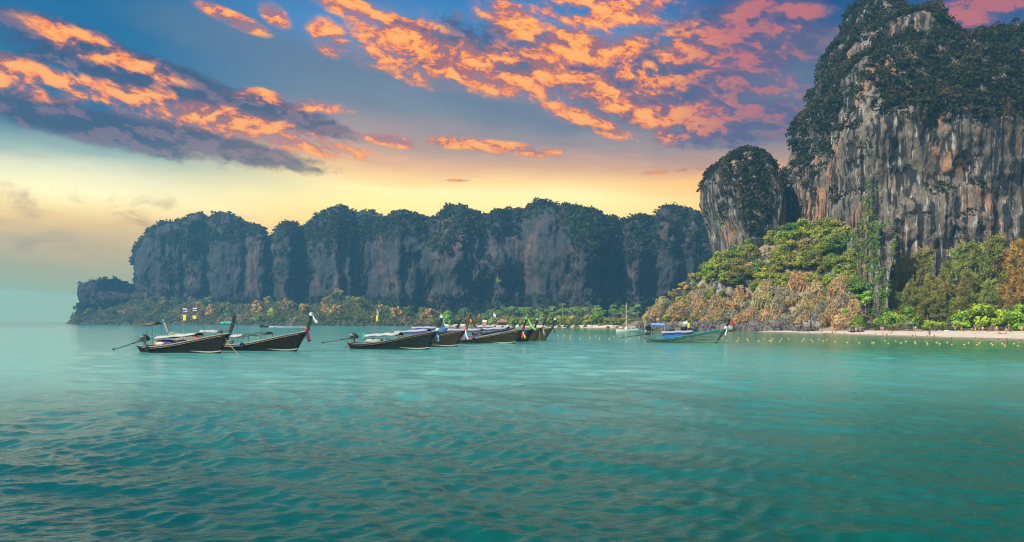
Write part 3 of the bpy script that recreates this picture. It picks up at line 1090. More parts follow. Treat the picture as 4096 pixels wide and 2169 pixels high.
def headland():
    p = np.arange(2490, 5000, 7.0)
    T = np.concatenate([[-1], np.linspace(0, 5, 90)])
    Pm, Tm = np.meshgrid(p, T)
    x, D, z = hill_at(Pm, np.maximum(Tm, 0))
    D = D + np.where(Tm < 0, -6, 0)
    z = np.where(Tm < 0, -0.9 + np.clip((Pm - 3100) / 200, 0, 1) * 1.1, z)
    bump = 1.5 * fbm(x / 4, D / 9, z / 14, 19, 3) * np.clip(Tm, 0, 1)
    V = np.stack([x + bump * 0.4, D + bump, z], -1).reshape(-1, 3)
    m = bpy.data.materials.new("headland_soil")
    m.use_nodes = True
    E.tree = m.node_tree
    b = m.node_tree.nodes["Principled BSDF"]
    g = E.node("ShaderNodeNewGeometry")
    X, Y, Z = xyz(E(g.outputs["Position"]))
    nx, ny, nz = xyz(E(g.outputs["Normal"]))
    n = noise(vec(X, Y, Z), 0.22, 5, 0.65)
    soil = mixc(sstep(0.38, 0.62, n), (0.16, 0.12, 0.07, 1), (0.36, 0.27, 0.16, 1))
    st = noise(vec(X, Y, Z * 0.12), 0.6, 5, 0.62)
    rock = mixc(sstep(0.42, 0.60, st), (0.07, 0.075, 0.075, 1), (0.33, 0.33, 0.31, 1))
    E.put(b.inputs["Base Color"], mixc(sstep(0.62, 0.40, nz), soil, rock))
    b.inputs["Roughness"].default_value = 0.95
    o = link("headland", mesh_np("headland", V, grid_faces(*Pm.shape), True, m))
    tag(o, kind="structure")


headland()
# ---------------------------------------------------------------- trees and bushes
BARK = plain("bark", (0.105, 0.080, 0.060, 1), 0.9, vary=0.4, scale=1.5)
BARK_PALE = plain("pale_bark", (0.26, 0.22, 0.18, 1), 0.9, vary=0.35, scale=1.5)
LEAF = leaf_mat("leaves", (0.185, 0.280, 0.042), (0.360, 0.410, 0.070), 0.35, None, tint=True)
LEAF_DRY = leaf_mat("dry_twigs", (0.48, 0.36, 0.19), (0.70, 0.56, 0.32), 0.35, (0.46, 0.39, 0.29), tint=True)
LEAF_NEEDLE = leaf_mat("needles", (0.250, 0.270, 0.066), (0.430, 0.400, 0.110), 0.22, (0.42, 0.33, 0.12), tint=True)
LEAF_HAZY = leaf_mat("far_leaves", (0.175, 0.250, 0.070), (0.310, 0.340, 0.105), 0.10, None, tint=True)


def limb_mesh(name, paths, mat):
    mb = MB()
    for pts, rs in paths:
        mb.tube(pts, rs, 6)
    return mb.mesh(name, mat, True)


def broadleaf(seed, h=9.0, w=7.5, lobes=16, K=95, leaf=0.62, mat=LEAF, trunk=BARK, flat=0.92, base=0.36):
    """trunk and crown meshes of a round broadleaved tree, h metres tall"""
    r = np.random.default_rng(seed)
    C, R = [], []
    for i in range(lobes):
        a = r.uniform(0, 6.283)
        q = math.sqrt(r.random())
        hh = h * (base + (1 - base) * r.random() ** 0.8 * (1.0 - 0.42 * q * q))
        C.append((math.cos(a) * q * w * 0.36, math.sin(a) * q * w * 0.36, hh - h * 0.08))
        R.append(w * r.uniform(0.13, 0.23) * (1.15 - 0.3 * q))
    C, R = np.array(C), np.array(R)
    v, f = leaf_cloud(C, R, K, leaf, r, flat, 0.65, upper=-0.5)
    crown = mesh_np("crown", v, f, mat=mat)
    lean = r.normal(0, 0.05 * h, 2)
    top = (lean[0], lean[1], h * 0.62)
    paths = [([(0, 0, -0.6), (lean[0] * 0.4, lean[1] * 0.4, h * 0.3), top], [h * 0.026, h * 0.020, h * 0.011])]
    for i in r.choice(len(C), 6, replace=False):
        c = C[i]
        paths.append(([(lean[0] * 0.45, lean[1] * 0.45, h * r.uniform(0.25, 0.42)), tuple((c + np.array(top)) / 2 - np.array([0, 0, h * 0.05])), tuple(c)], [h * 0.013, h * 0.009, h * 0.004]))
    return limb_mesh("trunk", paths, trunk), crown


def wisps(seed, h=4.0, w=6.0, n=700, mat=LEAF_DRY, length=1.9, wid=0.12):
    """a bush of bare upright twigs"""
    r = np.random.default_rng(seed)
    a = r.uniform(0, 6.283, n)
    q = np.sqrt(r.random(n))
    top = h * (1 - 0.62 * q ** 2.2) * r.uniform(0.72, 1.06, n)
    z0 = top * r.uniform(0.25, 0.8, n)
    lump = 0.8 + 0.35 * vnoise(np.cos(a) * q * 2.2, np.sin(a) * q * 2.2, seed * 1.7, seed)
    p1 = np.stack([np.cos(a) * q * w / 2, np.sin(a) * q * w / 2, top * lump], -1)
    d = np.stack([np.cos(a) * q * 0.8 + r.normal(0, 0.35, n), np.sin(a) * q * 0.8 + r.normal(0, 0.35, n), np.ones(n)], -1)
    d /= np.linalg.norm(d, axis=1, keepdims=True)
    p0 = p1 - d * (length * r.uniform(0.6, 1.3, n))[:, None]
    s = np.cross(d, r.normal(size=(n, 3)))
    s /= np.linalg.norm(s, axis=1, keepdims=True)
    s *= (wid * r.uniform(0.6, 1.5, n))[:, None]
    V = np.stack([p0 - s * 0.6, p0 + s * 0.6, p1 + s, p1 - s], 1).reshape(-1, 3)
    v2, f2 = leaf_cloud(p1[: n // 2], 0.30, 5, 0.34, r, 0.9, 0.8)
    V = np.vstack([V, v2])
    F = np.vstack([np.arange(n * 4).reshape(-1, 4), f2 + n * 4])
    return mesh_np("twigs", V, F, mat=mat)


def casuarina(seed, h=26.0, w=12.0, wind=0.25):
    """tall feathery tree: plumes of thin needles on rising branches, leaning with the wind"""
    r = np.random.default_rng(seed)
    C, D, Ls = [], [], []
    paths = [([(0, 0, -0.8), (wind * h * 0.05, 0, h * 0.4), (wind * h * 0.25, 0, h * 0.92)], [h * 0.016, h * 0.011, h * 0.003])]
    nb = 46
    for i in range(nb):
        t = 0.20 + 0.80 * (i + r.random()) / nb
        base = np.array([wind * h * 0.25 * t ** 2, 0, h * t * 0.92])
        a = r.uniform(0, 6.283)
        ln = w * 0.5 * (1.0 - 0.72 * (t - 0.2) / 0.8) * r.uniform(0.6, 1.15)
        rise = r.uniform(0.25, 0.75)
        dirv = np.array([math.cos(a) + wind * 0.9, math.sin(a), rise])
        tip = base + dirv * ln
        if i % 3 == 0:
            paths.append(([tuple(base), tuple((base + tip) / 2 + np.array([0, 0, -0.2])), tuple(tip)], [h * 0.004, h * 0.003, h * 0.001]))
        m = int(6 + 7 * ln / (w * 0.5))
        for k in range(m):
            s = 0.35 + 0.7 * (k + r.random()) / m
            c = base + (tip - base) * s + r.normal(0, 0.35 + ln * 0.06, 3)
            C.append(c)
            D.append(dirv / np.linalg.norm(dirv))
            Ls.append(r.uniform(0.75, 1.35))
    C, D, Ls = np.array(C), np.array(D), np.array(Ls)
    M, K = len(C), 15
    d = D[:, None] + r.normal(0, 0.55, (M, K, 3)) + np.array([wind * 0.5, 0, 0.25])
    d /= np.linalg.norm(d, axis=2, keepdims=True)
    p0 = C[:, None] + r.normal(0, 0.34, (M, K, 3))
    L = (Ls[:, None] * r.uniform(0.6, 1.3, (M, K)) * 1.1)[..., None]
    p1 = p0 + d * L
    s = np.cross(d, r.normal(size=d.shape))
    s /= np.linalg.norm(s, axis=2, keepdims=True)
    s *= 0.12
    V = np.stack([p0 - s * 0.6, p0 + s * 0.6, p1 * 0.35 + p0 * 0.65 + s * 1.7, p1], 2).reshape(-1, 3)
    return limb_mesh("trunk", paths, BARK), mesh_np("crown", V, np.arange(len(V)).reshape(-1, 4), mat=LEAF_NEEDLE)


def palm(seed, h=13.0):
    r = np.random.default_rng(seed)
    lean = r.normal(0, 0.06 * h, 2)
    top = np.array([lean[0], lean[1], h])
    trunk = limb_mesh("trunk", [([(0, 0, -0.5), (lean[0] * 0.3, lean[1] * 0.3, h * 0.5), tuple(top)], [0.24, 0.18, 0.14])], BARK_PALE)
    V, F = [], []
    for i in range(17):
        a = i * 2.4 + r.normal(0, 0.2)
        up = r.uniform(-0.25, 1.1)
        L = r.uniform(2.8, 3.9)
        pts = []
        for t in np.linspace(0, 1, 5):
            pts.append(top + np.array([math.cos(a) * L * t * 0.9, math.sin(a) * L * t * 0.9, L * (up * t - (0.55 + 0.4 * up) * t * t * 1.1)]))
        side = np.array([-math.sin(a), math.cos(a), 0])
        for j in range(4):
            w0, w1 = 0.55 * math.sin(math.pi * (0.12 + 0.8 * j / 4)), 0.55 * math.sin(math.pi * (0.12 + 0.8 * (j + 1) / 4))
            for sg in (-1, 1):
                o = len(V)
                dn = np.array([0, 0, -0.28])
                V += [pts[j], pts[j + 1], pts[j + 1] + side * w1 * sg + dn * w1 / 0.55, pts[j] + side * w0 * sg + dn * w0 / 0.55]
                F.append((o, o + 1, o + 2, o + 3))
    return trunk, mesh_np("fronds", np.array(V), np.array(F), mat=LEAF_HAZY)


def bare_tree(seed, h=9.0, levels=4, spread=0.7):
    r = np.random.default_rng(seed)
    paths = []

    def grow(p, d, ln, rad, lv):
        q = p + d * ln
        mid = (p + q) / 2 + r.normal(0, ln * 0.06, 3)
        paths.append(([tuple(p), tuple(mid), tuple(q)], [rad, rad * 0.8, rad * 0.6]))
        if lv == 0: return
        for _ in range(3 if lv > 1 else 4):
            nd = d + r.normal(0, spread, 3) + np.array([0, 0, 0.15])
            grow(q - d * ln * r.uniform(0, 0.35), nd / np.linalg.norm(nd), ln * r.uniform(0.55, 0.8), rad * 0.55, lv - 1)
    grow(np.array([0, 0, -0.4]), np.array([0.12, 0, 1.0]), h * 0.36, h * 0.022, levels)
    return limb_mesh("branches", paths, BARK_PALE)


def plant(name, loc, label, cat, group, parts, s=1.0, tint=(1, 1, 1), rz=None, sz=1.0):
    """one plant: an Empty at its foot with a copy of each part"""
    e = empty(name, loc, random.uniform(0, 6.28) if rz is None else rz, label, cat, group)
    for pname, me in parts:
        o = link(pname, me, parent=e)
        o.scale = (s, s, s * sz)
        o.color = tuple(tint) + (1,)
    return e


def jitter(c, k=0.15):
    b = random.uniform(1 - k, 1 + k)
    return tuple(v * b * random.uniform(0.93, 1.07) for v in c)


ROUND = [broadleaf(s) for s in (101, 102, 103, 104)]
WIDE = [broadleaf(s, 8.0, 9.5, 18, 95, 0.62, flat=0.82, base=0.42) for s in (111, 112)]
OPEN = [broadleaf(s, 9.0, 7.0, 9, 60, 0.6, trunk=BARK_PALE, flat=0.55, base=0.55) for s in (121, 122)]
DRY = [wisps(s) for s in (131, 132, 133)]
DRYTALL = [wisps(s, 6.5, 6.0, 620) for s in (136, 137)]
CASU = [casuarina(s) for s in (141, 142, 143)]
FARTREE = [broadleaf(s, 11.0, 10.0, 13, 34, 1.35, mat=LEAF_HAZY, flat=0.8, base=0.35) for s in (151, 152, 153, 154)]
PALM = [palm(s) for s in (161, 162, 163)]
BARE = [bare_tree(s) for s in (171, 172)]
tc_ = lambda pr: [("trunk", pr[0]), ("crown", pr[1])]

GREEN, OLIVE, YELLOWG, LIME, DEEP = (1, 1, 1), (1.25, 0.92, 0.9), (1.75, 1.45, 1.0), (1.5, 1.55, 0.75), (0.55, 0.75, 0.8)


def far_trees():
    r = random.Random(5)
    kinds = [("hazy green broadleaf tree on the wooded slope under the far ridge", "green trees under the far ridge", (1.0, 1.05, 1.0), 0.46),
             ("hazy olive broadleaf tree on the wooded slope under the far ridge", "olive trees under the far ridge", (1.35, 1.05, 0.9), 0.24),
             ("hazy brown half-bare tree on the wooded slope under the far ridge", "brown trees under the far ridge", (2.5, 1.35, 1.45), 0.30)]
    n = 0
    while n < 128:
        p = r.uniform(290, 2000)
        t = r.random() ** 0.85
        x, D, z = (float(v) for v in far_ground(np.array(p), np.array(t)))
        if t < 0.03: continue
        u = r.random()
        lab, grp, tint, _ = kinds[0] if u < 0.46 else kinds[1] if u < 0.70 else kinds[2]
        s = r.uniform(0.75, 1.35) * (1.0 if t > 0.12 else 0.7)
        w = zone(p, FAR_ZONE)
        lab = lab.split(" on the")[0] + (" low by the water " if t < 0.3 else " halfway up the slope " if t < 0.65 else " high at the rock foot ") + w
        plant("broadleaf_tree", (x, D, z - 0.5), lab, "tree", grp, tc_(r.choice(FARTREE)), s, jitter(tint, 0.25), r.uniform(0, 6.28), r.uniform(0.75, 1.0))
        n += 1
    # trees that stand out
    for p, py, D, s, tint, lab in (
            (1090, 1245, 690, 0.95, (2.6, 2.4, 1.0), "yellow-green tree standing out on the slope behind the moored boats"),
            (1035, 1275, 655, 1.0, (1.4, 1.5, 1.1), "round pale green tree by the water under the far ridge"),
            (1405, 1190, 640, 1.1, (1.5, 1.3, 0.9), "tree on the rock step at the foot of the ridge"),
            (1790, 1270, 490, 0.95, (1.3, 2.0, 1.1), "light green tree beside the prow of the moored longtail boats"),
            (1990, 1120, 612, 0.55, (1.3, 1.9, 1.1), "small bright tree clinging to the bare ridge face"),
            (2050, 1290, 440, 0.5, (1.4, 1.6, 1.0), "low tree near the red-roofed hut")):
        ts = np.linspace(0.03, 1, 200)
        gx, gd, gz = far_ground(np.full(200, float(p)), ts)
        i = int(np.argmin(np.abs(HY - (gz - CH) / gd * FPX - (py + 8.0 * s / D * FPX))))
        foot = Vector((gx[i], gd[i], gz[i] - 0.4))
        if py < 1150:
            # rooted on the bare face: on the rock itself
            V = RIDGE_PTS
            qx, qy = CX + V[:, 0] / V[:, 1] * FPX, HY - (V[:, 2] - CH) / V[:, 1] * FPX
            near = (np.abs(qx - p) < 9) & (np.abs(qy - py - 12) < 12)
            k = np.where(near)[0][np.argmin(V[near][:, 1])]
            foot = Vector(V[k]) - Vector((0, -0.3, 3.0))
        plant("broadleaf_tree", foot, lab, "tree", None, tc_(r.choice(FARTREE)), s, tint, r.uniform(0, 6.28))
    # bushes hugging the shore, one mass
    g = np.random.default_rng(8)
    p = g.uniform(285, 2560, 5200)
    t = g.random(5200)
    x, D, z = far_ground(p, t)
    R = g.uniform(1.6, 4.2, 5200) * np.where(t < 0.06, 0.6, 1) * np.where((p > 1950) & (t < 0.3), 0.5, 1)
    v, f = leaf_cloud(np.stack([x, D, z + R * 0.4], -1), R, 21, 1.35, g, 0.85, 0.5)
    o = link("far_undergrowth", mesh_np("far_undergrowth", v, f, mat=SHRUB_FAR2))
    tag(o, "bushes covering the far shore under the ridge", "undergrowth", kind="stuff")
    # palm grove
    for i in range(130):
        p = r.uniform(1990, 2560)
        t = r.uniform(0.10, 0.55)
        x, D, z = (float(v) for v in far_ground(np.array(p), np.array(t)))
        plant("palm_tree", (x, D, z), "slim palm tree in the coconut grove, " + zone(p, ((2120, "western end behind the row of prows"), (2300, "middle, past the outermost prow"), (2440, "middle, short of the yacht"), (9999, "eastern end behind the yacht"))), "palm tree", "palms of the coconut grove", [("trunk", PALM[i % 3][0]), ("fronds", PALM[i % 3][1])], r.uniform(0.55, 0.85), jitter((0.95, 1.15, 1.05), 0.2))
    for i in range(36):
        p = 1960 + i * 16.8 + r.uniform(-8, 8)
        t = r.uniform(0.055, 0.10)
        x, D, z = (float(v) for v in far_ground(np.array(p), np.array(t)))
        y = i % 4 == 0
        plant("broadleaf_tree", (x, D, z - 0.4), ("spreading yellowish beach tree" if y else "spreading green beach tree") + " in front of the palms, " + zone(p, ((2120, "near the red-roofed hut"), (2230, "behind the outermost prows"), (2400, "along the bare sand"), (9999, "behind the yacht"))), "tree",
              "yellowish beach trees below the palms" if y else "green beach trees below the palms", tc_(r.choice(FARTREE)), r.uniform(0.45, 0.78), jitter((2.2, 1.6, 0.9) if y else (1.25, 1.3, 0.9), 0.2), None, r.uniform(0.7, 0.95))


SHRUB_FAR2 = leaf_mat("shore_bushes", (0.115, 0.160, 0.050), (0.24, 0.22, 0.085), 0.07, (0.40, 0.29, 0.18))
far_trees()


def hill_plants():
    r = random.Random(9)

    def spot(px, t, lift=0.0):
        x, D, z = (float(v) for v in hill_at(np.array(px), np.array(t)))
        return (x, D, z + lift)

    def solve(px, py, lo=0.0, hi=5.0):
        """t at which the hill shows at row py in column px"""
        ts = np.linspace(lo, hi, 120)
        x, D, z = hill_at(np.full(120, float(px)), ts)
        q = HY - (z - CH) / D * FPX
        return float(ts[np.argmin(np.abs(q - py))])

    G1 = ("leafy green tree in the forest on the headland slope", "green trees of the headland forest")
    G2 = ("dark green tree in the forest on the headland slope", "dark green trees of the headland forest")
    G3 = ("olive green tree in the forest on the headland slope", "olive trees of the headland forest")
    B1 = ("tan leafless bush on the dry lower slope of the headland", "dry bushes of the headland")
    B2 = ("grey-brown leafless bush on the dry lower slope of the headland", "grey bushes of the headland")
    # upper forest
    n = 0
    while n < 128:
        px = r.uniform(2820, 3500)
        t = r.uniform(2.5, 4.9)
        if px < 2900 and t < 3.1: continue
        x, D, z = spot(px, t)
        py = HY - (z - CH) / D * FPX
        if px > 3440 and py > 1180: continue
        u = r.random()
        (lab, grp), tint = (G1, (1.3, 1.15, 1.0)) if u < 0.5 else (G2, DEEP) if u < 0.68 else (G3, OLIVE)
        pr = r.choice(ROUND + WIDE)
        lab = lab.split(" in the")[0] + (" low" if t < 3.3 else " midway" if t < 4.1 else " high") + " in the headland forest " + zone(px, FOREST_ZONE)
        plant("broadleaf_tree", (x, D, z - 0.7), lab, "tree", grp, tc_(pr), r.uniform(0.72, 1.18), jitter(tint, 0.25), None, r.uniform(0.8, 1.05))
        n += 1
    # fresh green trees hanging over the pale rock face at the tip of the forest
    for px, py, s, tint in ((2800, 1075, 0.7, YELLOWG), (2830, 1030, 0.8, LIME), (2870, 1015, 0.85, YELLOWG), (2910, 1010, 0.9, YELLOWG), (2950, 1020, 0.85, (1.8, 1.4, 0.9)), (2830, 1120, 0.75, LIME), (2850, 1165, 0.6, LIME), (2810, 1180, 0.6, (1.0, 1.3, 0.8)), (2775, 1130, 0.6, YELLOWG)):
        t = solve(px, py + 25, 2.4)
        plant("broadleaf_tree", spot(px, t, -1.0), "fresh yellow-green tree above the pale rock face of the headland", "tree", "fresh green trees over the pale rock face", tc_(r.choice(ROUND)), s, jitter(tint, 0.1))
    # dry slope
    n = 0
    while n < 128:
        px = r.uniform(2590, 3420)
        t = r.uniform(0.55, 2.6) if px > 2680 else r.uniform(0.5, 4.5)
        if 2880 < px < 2950 and 1.6 < t < 3: continue
        u = r.random()
        (lab, grp), tint = (B1, (1.08, 1.0, 0.92)) if u < 0.72 else (B2, (0.75, 0.85, 1.1))
        lab = lab.split(" on the")[0] + (" just above the boulders " if t < 1.15 else " midway up the dry slope " if t < 1.85 else " high on the dry slope ") + zone(px, SLOPE_ZONE)
        plant("dry_bush", spot(px, t, -0.3), lab, "bush", grp, [("twigs", r.choice(DRY + DRYTALL))], r.uniform(0.6, 1.45), jitter(tint, 0.15))
        n += 1
    for i in range(30):
        px = r.uniform(2620, 3420)
        t = r.uniform(0.7, 2.5)
        tint = r.choice(((1.3, 1.3, 0.8), (1.7, 1.35, 0.8), (0.9, 1.0, 0.8)))
        plant("broadleaf_tree", spot(px, t, -0.8), "small scraggly green tree " + ("low" if t < 1.5 else "high") + " among the dry bushes " + zone(px, SLOPE_ZONE), "tree", "small trees among the dry bushes", tc_(r.choice(ROUND + OPEN)), r.uniform(0.35, 0.6), jitter(tint, 0.2))
    # olive trees with half their leaves along the shoulder of the headland
    for px, py, s in ((2600, 1225, 0.7), (2640, 1200, 0.8), (2690, 1165, 0.8), (2735, 1140, 0.85), (2770, 1100, 0.85), (2720, 1190, 0.7), (2790, 1210, 0.8), (2585, 1255, 0.6), (3120, 1150, 0.7), (3060, 1080, 0.8), (3230, 1110, 0.8)):
        t = solve(px, py + 45, 1.0)
        plant("broadleaf_tree", spot(px, t, -0.5), "half-bare brownish tree on the headland shoulder " + zone(px, SLOPE_ZONE), "tree", "half-bare trees of the headland", tc_(r.choice(OPEN)), s, jitter((2.3, 1.35, 1.1), 0.15))
    for px, py, s, tint, lab, pr in (
            (2665, 1268, 0.72, LIME, "bright green tree with a thin trunk among the dry bushes above the yacht", OPEN[0]),
            (2655, 1205, 0.55, YELLOWG, "small yellow-green tree on the shoulder above the dry bushes", ROUND[1]),
            (2750, 1285, 0.5, (1.4, 1.5, 0.8), "low green tree over the dark shore rocks behind the blue-canopied boat", ROUND[2]),
            (2860, 1270, 0.6, (1.7, 1.5, 0.8), "olive green bush-like tree behind the prow of the green boat", WIDE[0]),
            (2920, 1240, 0.5, LIME, "small bright green tree under the pale rock face", ROUND[0]),
            (3325, 1150, 0.75, DEEP, "deep green layered tree alone on the dry slope", WIDE[1]),
            (3270, 1215, 0.45, (1.3, 1.5, 0.9), "small green tree beside the deep green layered tree", ROUND[3]),
            (3180, 1275, 0.35, LIME, "tiny lime green sapling in the tan bushes above the sand", ROUND[1]),
            (3460, 1215, 1.05, (1.35, 1.7, 0.9), "light green tree with a pale leaning trunk at the back of the beach", OPEN[1]),
            (3380, 1265, 0.75, (1.3, 1.6, 0.8), "bushy green tree where the dry slope meets the sand", ROUND[2]),
            (3430, 1285, 0.6, (0.9, 1.15, 0.8), "dark leafy tree low at the back of the beach", ROUND[0]),
            (3500, 1160, 0.9, DEEP, "tall dark tree under the ivy-hung pillar", ROUND[3])):
        t = solve(px, min(py + 45, 1322))
        plant("broadleaf_tree", spot(px, t, -0.5), lab, "tree", None, tc_(pr), s, tint)
    x, D, z = spot(3080, solve(3080, 1300))
    e = empty("bare_tree", (x, D - 3, z), 0.3, "large leafless tree with forking trunk above the shore boulders", "tree")
    b = link("branches", BARE[0], parent=e); b.scale = (1.25, 1.25, 1.2)
    x, D, z = spot(3545, solve(3545, 1318))
    e = empty("bare_tree", (x, D - 12, z), 1.3, "low leafless tree with spreading grey twigs at the back of the sand", "tree")
    b = link("branches", BARE[1], parent=e); b.scale = (0.7, 0.7, 0.55)
    # undergrowth that covers the ground between them
    g = np.random.default_rng(18)
    p = g.uniform(2560, 4300, 2600)
    t = np.where(p < 3450, g.uniform(0.6, 4.8, 2600), g.uniform(0.3, 4.5, 2600))
    x, D, z = hill_at(p, t)
    R = g.uniform(0.5, 1.6, 2600)
    v, f = leaf_cloud(np.stack([x, D, z + R * 0.2], -1), R, 27, 0.56, g, 0.8, 0.6)
    o = link("headland_undergrowth", mesh_np("headland_undergrowth", v, f, mat=leaf_mat("undergrowth", (0.080, 0.100, 0.030), (0.180, 0.150, 0.065), 0.12, (0.34, 0.24, 0.13))))
    tag(o, "low dry undergrowth covering the headland slope", "undergrowth", kind="stuff")
    # the green pillar wrapped in creepers against the cliff
    lv = [(1290, 3390, 3530, 240, 272), (1150, 3405, 3526, 241, 272), (1000, 3425, 3516, 242, 272), (935, 3438, 3508, 243, 271), (898, 3450, 3492, 247, 268)]
    V, F = loft(lv, 90, 60, 0.5, 97, n=2.3)
    pil = link("creeper_pillar", fix_tris("creeper_pillar", V, F, ROCK))
    tag(pil, "rock pillar wrapped in green creepers at the foot of the big cliff", "rock pillar")
    C, N, A = face_info(V, F)
    w = A * (N[:, 1] < 0.4)
    i = g.choice(len(C), size=620, p=w / w.sum())
    v, f = leaf_cloud(C[i], g.uniform(0.6, 1.4, 620), 45, 0.5, g, 1.0, 0.5)
    C2 = np.array([at(3474 + g.normal(0, 16), 930 - k * 12 + g.normal(0, 5), 262.0 - k * 0.1) for k in range(18)])
    v2, f2 = leaf_cloud(C2, np.linspace(2.2, 0.7, 18), 90, 0.5, g, 1.1, 0.5)
    lf = link("creeper", mesh_np("creeper", np.vstack([v, v2]), np.vstack([f, f2 + len(v)]), mat=leaf_mat("creeper_leaves", (0.105, 0.215, 0.030), (0.210, 0.310, 0.052), 0.3)), parent=pil)
    # casuarinas and their neighbours along the beach
    cas = [(3560, 1120, 0.78), (3615, 1020, 0.9), (3680, 985, 1.02), (3640, 1120, 0.8), (3720, 1090, 0.85), (3760, 1150, 0.7), (3590, 1190, 0.55), (3790, 1040, 0.9), (3840, 960, 1.0), (3900, 985, 1.0), (3870, 1080, 0.85), (3950, 935, 1.08),
           (4010, 1000, 0.95), (4075, 950, 1.05), (3960, 1110, 0.8), (4060, 1100, 0.8), (4150, 960, 1.0), (4210, 1000, 1.0), (3700, 1200, 0.5), (3820, 1190, 0.5)]
    CASU_LABELS = ["slim green casuarina against the pale nose of the cliff, first of the row", "brownish casuarina rising above the first slim one by the cliff nose", "tall green casuarina in front of the dark cleft in the cliff",
                   "mid-height green casuarina below the brownish one by the cliff nose", "green casuarina leaning over the bright lime bush", "low green casuarina between the lime bush and the red-shirted person",
                   "small green casuarina at the foot of the cliff nose", "tall green casuarina just past the dark cleft", "very tall green casuarina above the red-shirted person", "tall green casuarina beside the very tall one above the red shirt",
                   "mid-height green casuarina behind the leafy tree that shades the walkers", "tallest green casuarina over the bright green broadleaf tree", "brownish casuarina beside the tallest green one", "big brownish casuarina at the south end of the beach row",
                   "green casuarina low between the tallest and the brownish ones", "brownish mid-height casuarina with a dark bare stem above the last bathers", "brownish casuarina cut by the edge of the view", "green casuarina past the end of the view",
                   "young green casuarina behind the lime bush", "young green casuarina in the shade behind the red-shirted person"]
    for i, (px, py, s) in enumerate(cas):
        D = 246 - (px - 3560) * 0.055 + (10 if s > 0.88 else 0)
        top = at(px, py, D)
        t = solve(px, 1322)
        foot = spot(px, t)
        base = Vector((top.x - 0.8, D, 0.8 + 0.03 * (D - 200)))
        hgt = top.z - base.z
        brown = i in (1, 12, 13, 15, 16)
        lab, grp = ("tall feathery brownish casuarina tree behind the beach", "brownish casuarinas behind the beach") if brown else ("tall feathery green casuarina tree behind the beach", "green casuarinas behind the beach")
        plant("casuarina_tree", base, CASU_LABELS[i], "tree", "casuarinas behind the beach", tc_(CASU[i % 3]), hgt / 26.0, jitter((1.45, 1.0, 0.95) if brown else (1.0, 1.05, 0.95), 0.12), r.uniform(-0.5, 0.5))
    for px, py, D, s, tint, lab in (
            (3715, 1305, 222, 0.62, LIME, "bright lime green bush at the edge of the sand"),
            (3760, 1300, 226, 0.55, (1.6, 1.7, 0.8), "green bush beside the bright lime bush on the sand"),
            (3930, 1215, 220, 0.95, LIME, "bright green broadleaf tree between the casuarinas"),
            (3860, 1260, 224, 0.7, (1.4, 1.7, 0.8), "leafy green tree shading the walkers on the beach"),
            (4010, 1265, 214, 0.75, (1.5, 1.6, 0.8), "leafy green tree at the south end of the beach trees"),
            (4080, 1260, 208, 0.8, (1.2, 1.5, 0.8), "dense green tree over the bathers at the end of the beach"),
            (3640, 1270, 232, 0.75, (1.1, 1.3, 0.8), "green broadleaf tree below the first casuarinas"),
            (3570, 1255, 236, 0.7, (1.35, 1.5, 0.85), "yellowish green tree below the first casuarinas"),
            (3510, 1270, 238, 0.6, (1.2, 1.5, 0.85), "green tree with pale stems behind the beached rocks"),
            (4160, 1250, 206, 0.9, (1.2, 1.5, 0.8), "green tree beyond the last bathers")):
        top = at(px, py - 30, D)
        x, D2, z = top.x, D, 0.9
        plant("bush" if s < 0.65 else "broadleaf_tree", (x, D2, z - (2.2 if s < 0.65 else 2.6 * s)), lab, "bush" if s < 0.65 else "tree", None, tc_(r.choice(ROUND)), s * (1.1 if s < 0.65 else 1.4), tint)
    # shade-loving bushes closing the view under the trees
    for i in range(20):
        px = 3500 + i * 29 + r.uniform(-9, 9)
        D = float(np.interp(px, [3500, 4200], [248, 214])) + r.uniform(0, 12)
        q = at(px, 1320, D)
        plant("broadleaf_tree", (q.x, D, 0.6), "dark bushy tree in the shade under the casuarinas, " + zone(px, ((3620, "below the cliff nose"), (3760, "behind the lime bush"), (3880, "behind the red-shirted person"), (9999, "behind the last bathers"))), "tree", "dark bushy trees under the casuarinas", tc_(r.choice(ROUND)), r.uniform(0.5, 0.85), jitter((0.75, 0.95, 0.8), 0.2))


hill_plants()


# ---------------------------------------------------------------- boulders along the shore
def boulder(seed, k=1.0):
    r = np.random.default_rng(seed)
    bm = bmesh.new()
    bmesh.ops.create_icosphere(bm, subdivisions=3, radius=1.0)
    V = np.array([v.co[:] for v in bm.verts])
    d = 0.30 * fbm(V[:, 0] * 1.1 + seed, V[:, 1] * 1.1, V[:, 2] * 1.1, seed, 2) + 0.10 * fbm(V[:, 0] * 4, V[:, 1] * 4, V[:, 2] * 4, seed + 3, 3)
    q = np.abs(vnoise(V[:, 0] * 1.8, V[:, 1] * 1.8, V[:, 2] * 1.8 + seed, seed + 7))
    V = V * (1 + d - 0.18 * q)[:, None]
    for v, c in zip(bm.verts, V): v.co = c
    for f in bm.faces: f.smooth = True
    me = bpy.data.meshes.new("boulder")
    bm.to_mesh(me)
    bm.free()
    return me


